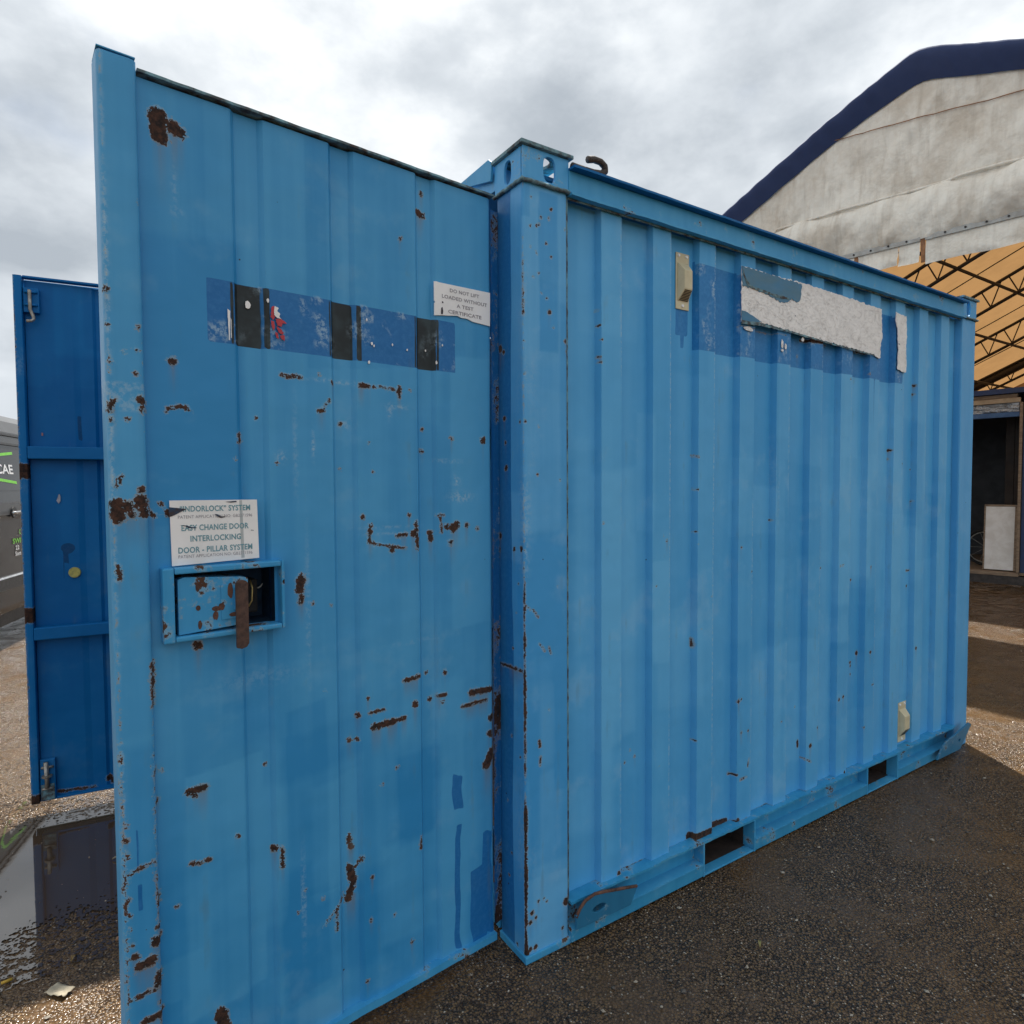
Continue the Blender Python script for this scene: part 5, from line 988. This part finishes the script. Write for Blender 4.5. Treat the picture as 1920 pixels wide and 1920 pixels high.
# vinyl lettering on the glass and lower panel
def vtext(name, body_, x0, z0, w_, h__, mat, lift):
    v, f = text_mesh(body_, w_, h__, 0.02); mb = MB(); mb.add([(x0+a, side_y(z0+b_)-lift, z0+b_) for a, b_ in v], f); o = link(name, flat_mesh(mb, name), mat, van); return o
vtext('lettering', 'CAE', 0.065, 1.595, 0.335, 0.088, M['whitev'], 0.007)
for pts in ([(-0.10, 1.66), (-0.02, 1.755), (0.02, 1.765), (0.44, 1.805), (0.44, 1.780), (0.03, 1.742), (0.0, 1.735), (-0.07, 1.655)], [(-0.10, 1.66), (-0.02, 1.545), (0.02, 1.535), (0.44, 1.505), (0.44, 1.530), (0.03, 1.560), (0.0, 1.567), (-0.07, 1.66)]):
    vpanel('logo_line', pts, M['green'], 0.007)
vtext('lettering', 'C', 0.385, 1.035, 0.03, 0.045, M['green'], 0.006); vtext('lettering', 'SWI', 0.245, 0.955, 0.17, 0.048, M['green'], 0.006)
vtext('lettering', '22', 0.30, 0.895, 0.075, 0.040, M['whitev'], 0.006); vtext('lettering', 'Som', 0.29, 0.840, 0.12, 0.040, M['whitev'], 0.006)
for x in (-1.15, 2.25):
    for y, sg_ in ((0.12, 1), (1.84, -1)):
        w_ = empty('wheel', (x, y, 0.34), 0, parent=van)
        q = MB(); q.tube([(0, -0.10, 0), (0, -0.085, 0), (0, 0.085, 0), (0, 0.10, 0)], [0.30, 0.335, 0.335, 0.30], 28); q.build('tyre', M['rubber'], w_)
        q = MB(); q.tube([(0, -0.112*sg_, 0), (0, -0.098*sg_, 0)], [0.19, 0.21], 20); q.build('rim', M['steel'], w_)
        for i in range(5):
            t = i*2*math.pi/5; q = MB(); q.tube([(0.03*math.cos(t), -0.115*sg_, 0.03*math.sin(t)), (0.19*math.cos(t), -0.115*sg_, 0.19*math.sin(t))], 0.02, 6); q.build('spoke', M['chrome'], w_)
for x in (X0-0.03, X1-0.06): vb = MB().box(x, 0.08, 0.38, x+0.10, 1.88, 0.62).build('bumper', M['black'], van, 0.03)

# ------------------------------------------------------------------ litter and grit
M['paper'] = simple('damp_paper', (0.52, 0.46, 0.34), (0.40, 0.34, 0.24), 0.8, 14)
pp = np.array([[((-0.058+0.116*i/8)*0.62+0.004*nz(j*0.9, i*0.5, 7), (-0.034+0.068*j/6)*(0.62-0.012*i)+0.005*nz(i*0.8, j*0.3, 3), 0.008+0.006*nz(i*0.5, j*0.5, 0)+0.004*(i/8)) for j in range(7)] for i in range(9)])
pa = link('paper_scrap', grid_mesh('paper_scrap', pp, {}, smooth=True), M['paper'], None, (-1.185, 0.655, 0), R(-50)); tag(pa, 'damp torn scrap of pale paper on the asphalt at lower left', 'paper')
pa.modifiers.new('s', 'SOLIDIFY').thickness = 0.0012
bu = empty('cigarette_butt', (-1.315, 0.785, 0), R(8), 'yellow cigarette butt lying near the left edge of the photo', 'litter')
q = MB(); q.tube([(-0.016, 0, 0.0075), (0.010, 0, 0.0078)], 0.0042, 10); q.build('filter', simple('yellow_filter', (0.62, 0.40, 0.05), (0.5, 0.3, 0.04), 0.7, 80), bu, smooth=True)
q = MB(); q.tube([(0.0102, 0, 0.0078), (0.017, 0.001, 0.0072), (0.020, 0.0015, 0.0065)], [0.0041, 0.0040, 0.0022], 10); q.build('ash_end', simple('burnt_paper', (0.28, 0.2, 0.12), (0.1, 0.08, 0.06), 0.9, 80), bu, smooth=True)
def leaf(x, y, rz, L, W_, col, lab, nm='fallen_leaf', cat='leaf'):
    P = np.array([[(L*(i/10-0.5), W_*(j/4-0.5)*math.sin(math.pi*min(0.97, max(0.03, i/10)))**0.8, 0.008+0.010*abs(j/4-0.5)+0.006*math.sin(i*0.4)) for j in range(5)] for i in range(11)])
    o = link(nm, grid_mesh(nm, P, {}, smooth=True), simple(nm+'_colour', col, None, 0.7, 30), None, (x, y, 0), rz); o.modifiers.new('s', 'SOLIDIFY').thickness = 0.0008; tag(o, lab, cat); return o
leaf(-1.155, 0.785, R(70), 0.036, 0.011, (0.34, 0.22, 0.08), 'curled brown leaf on the asphalt left of the chipped door edge')
leaf(-1.035, 0.80, R(20), 0.020, 0.013, (0.42, 0.22, 0.12), 'small rusty leaf close to the foot of the chipped door')
leaf(-1.02, 1.33, R(-20), 0.050, 0.008, (0.42, 0.36, 0.26), 'thin pale twig sliver lying in the puddle', 'wood_sliver', 'litter')
leaf(0.655, -0.345, R(40), 0.036, 0.008, (0.50, 0.42, 0.16), 'curled yellow leaf on the asphalt in front of the container')
# loose pale grit on the asphalt: far too many to count
gm = MB(); gr_ = np.random.default_rng(3)
oc = [(1, 0, 0), (-1, 0, 0), (0, 1, 0), (0, -1, 0), (0, 0, 1), (0, 0, -1)]; of = [(0, 2, 4), (2, 1, 4), (1, 3, 4), (3, 0, 4), (2, 0, 5), (1, 2, 5), (3, 1, 5), (0, 3, 5)]
for i in range(5200):
    if i < 3000: x, y = gr_.uniform(-0.6, 3.6), gr_.uniform(-1.6, 0.0)
    elif i < 4200: x, y = gr_.uniform(-2.2, -0.4), gr_.uniform(0.1, 3.5)
    else: x, y = gr_.uniform(2.5, 8.0), gr_.uniform(-2.0, 2.5)
    rad = 0.0014+0.0060*gr_.random()**5; q = gr_.uniform(0.5, 1.4, 3)*rad; an = gr_.uniform(0, 6.28)
    c_, s_n = math.cos(an), math.sin(an)
    gm.add([(x+c_*a*q[0]-s_n*b_*q[1], y+s_n*a*q[0]+c_*b_*q[1], 0.003+e_*q[2]*0.7+rad*0.3) for a, b_, e_ in oc], of, 0 if gr_.random() < 0.35 else 1)
go = gm.build('loose_grit', [simple('pale_grit', (0.42, 0.37, 0.30), (0.30, 0.26, 0.20), 0.7, 300, bump=0), simple('grey_grit', (0.14, 0.12, 0.10), (0.07, 0.06, 0.05), 0.6, 300, bump=0)])
tag(go, 'loose pale grit scattered over the asphalt', 'grit', kind='stuff')
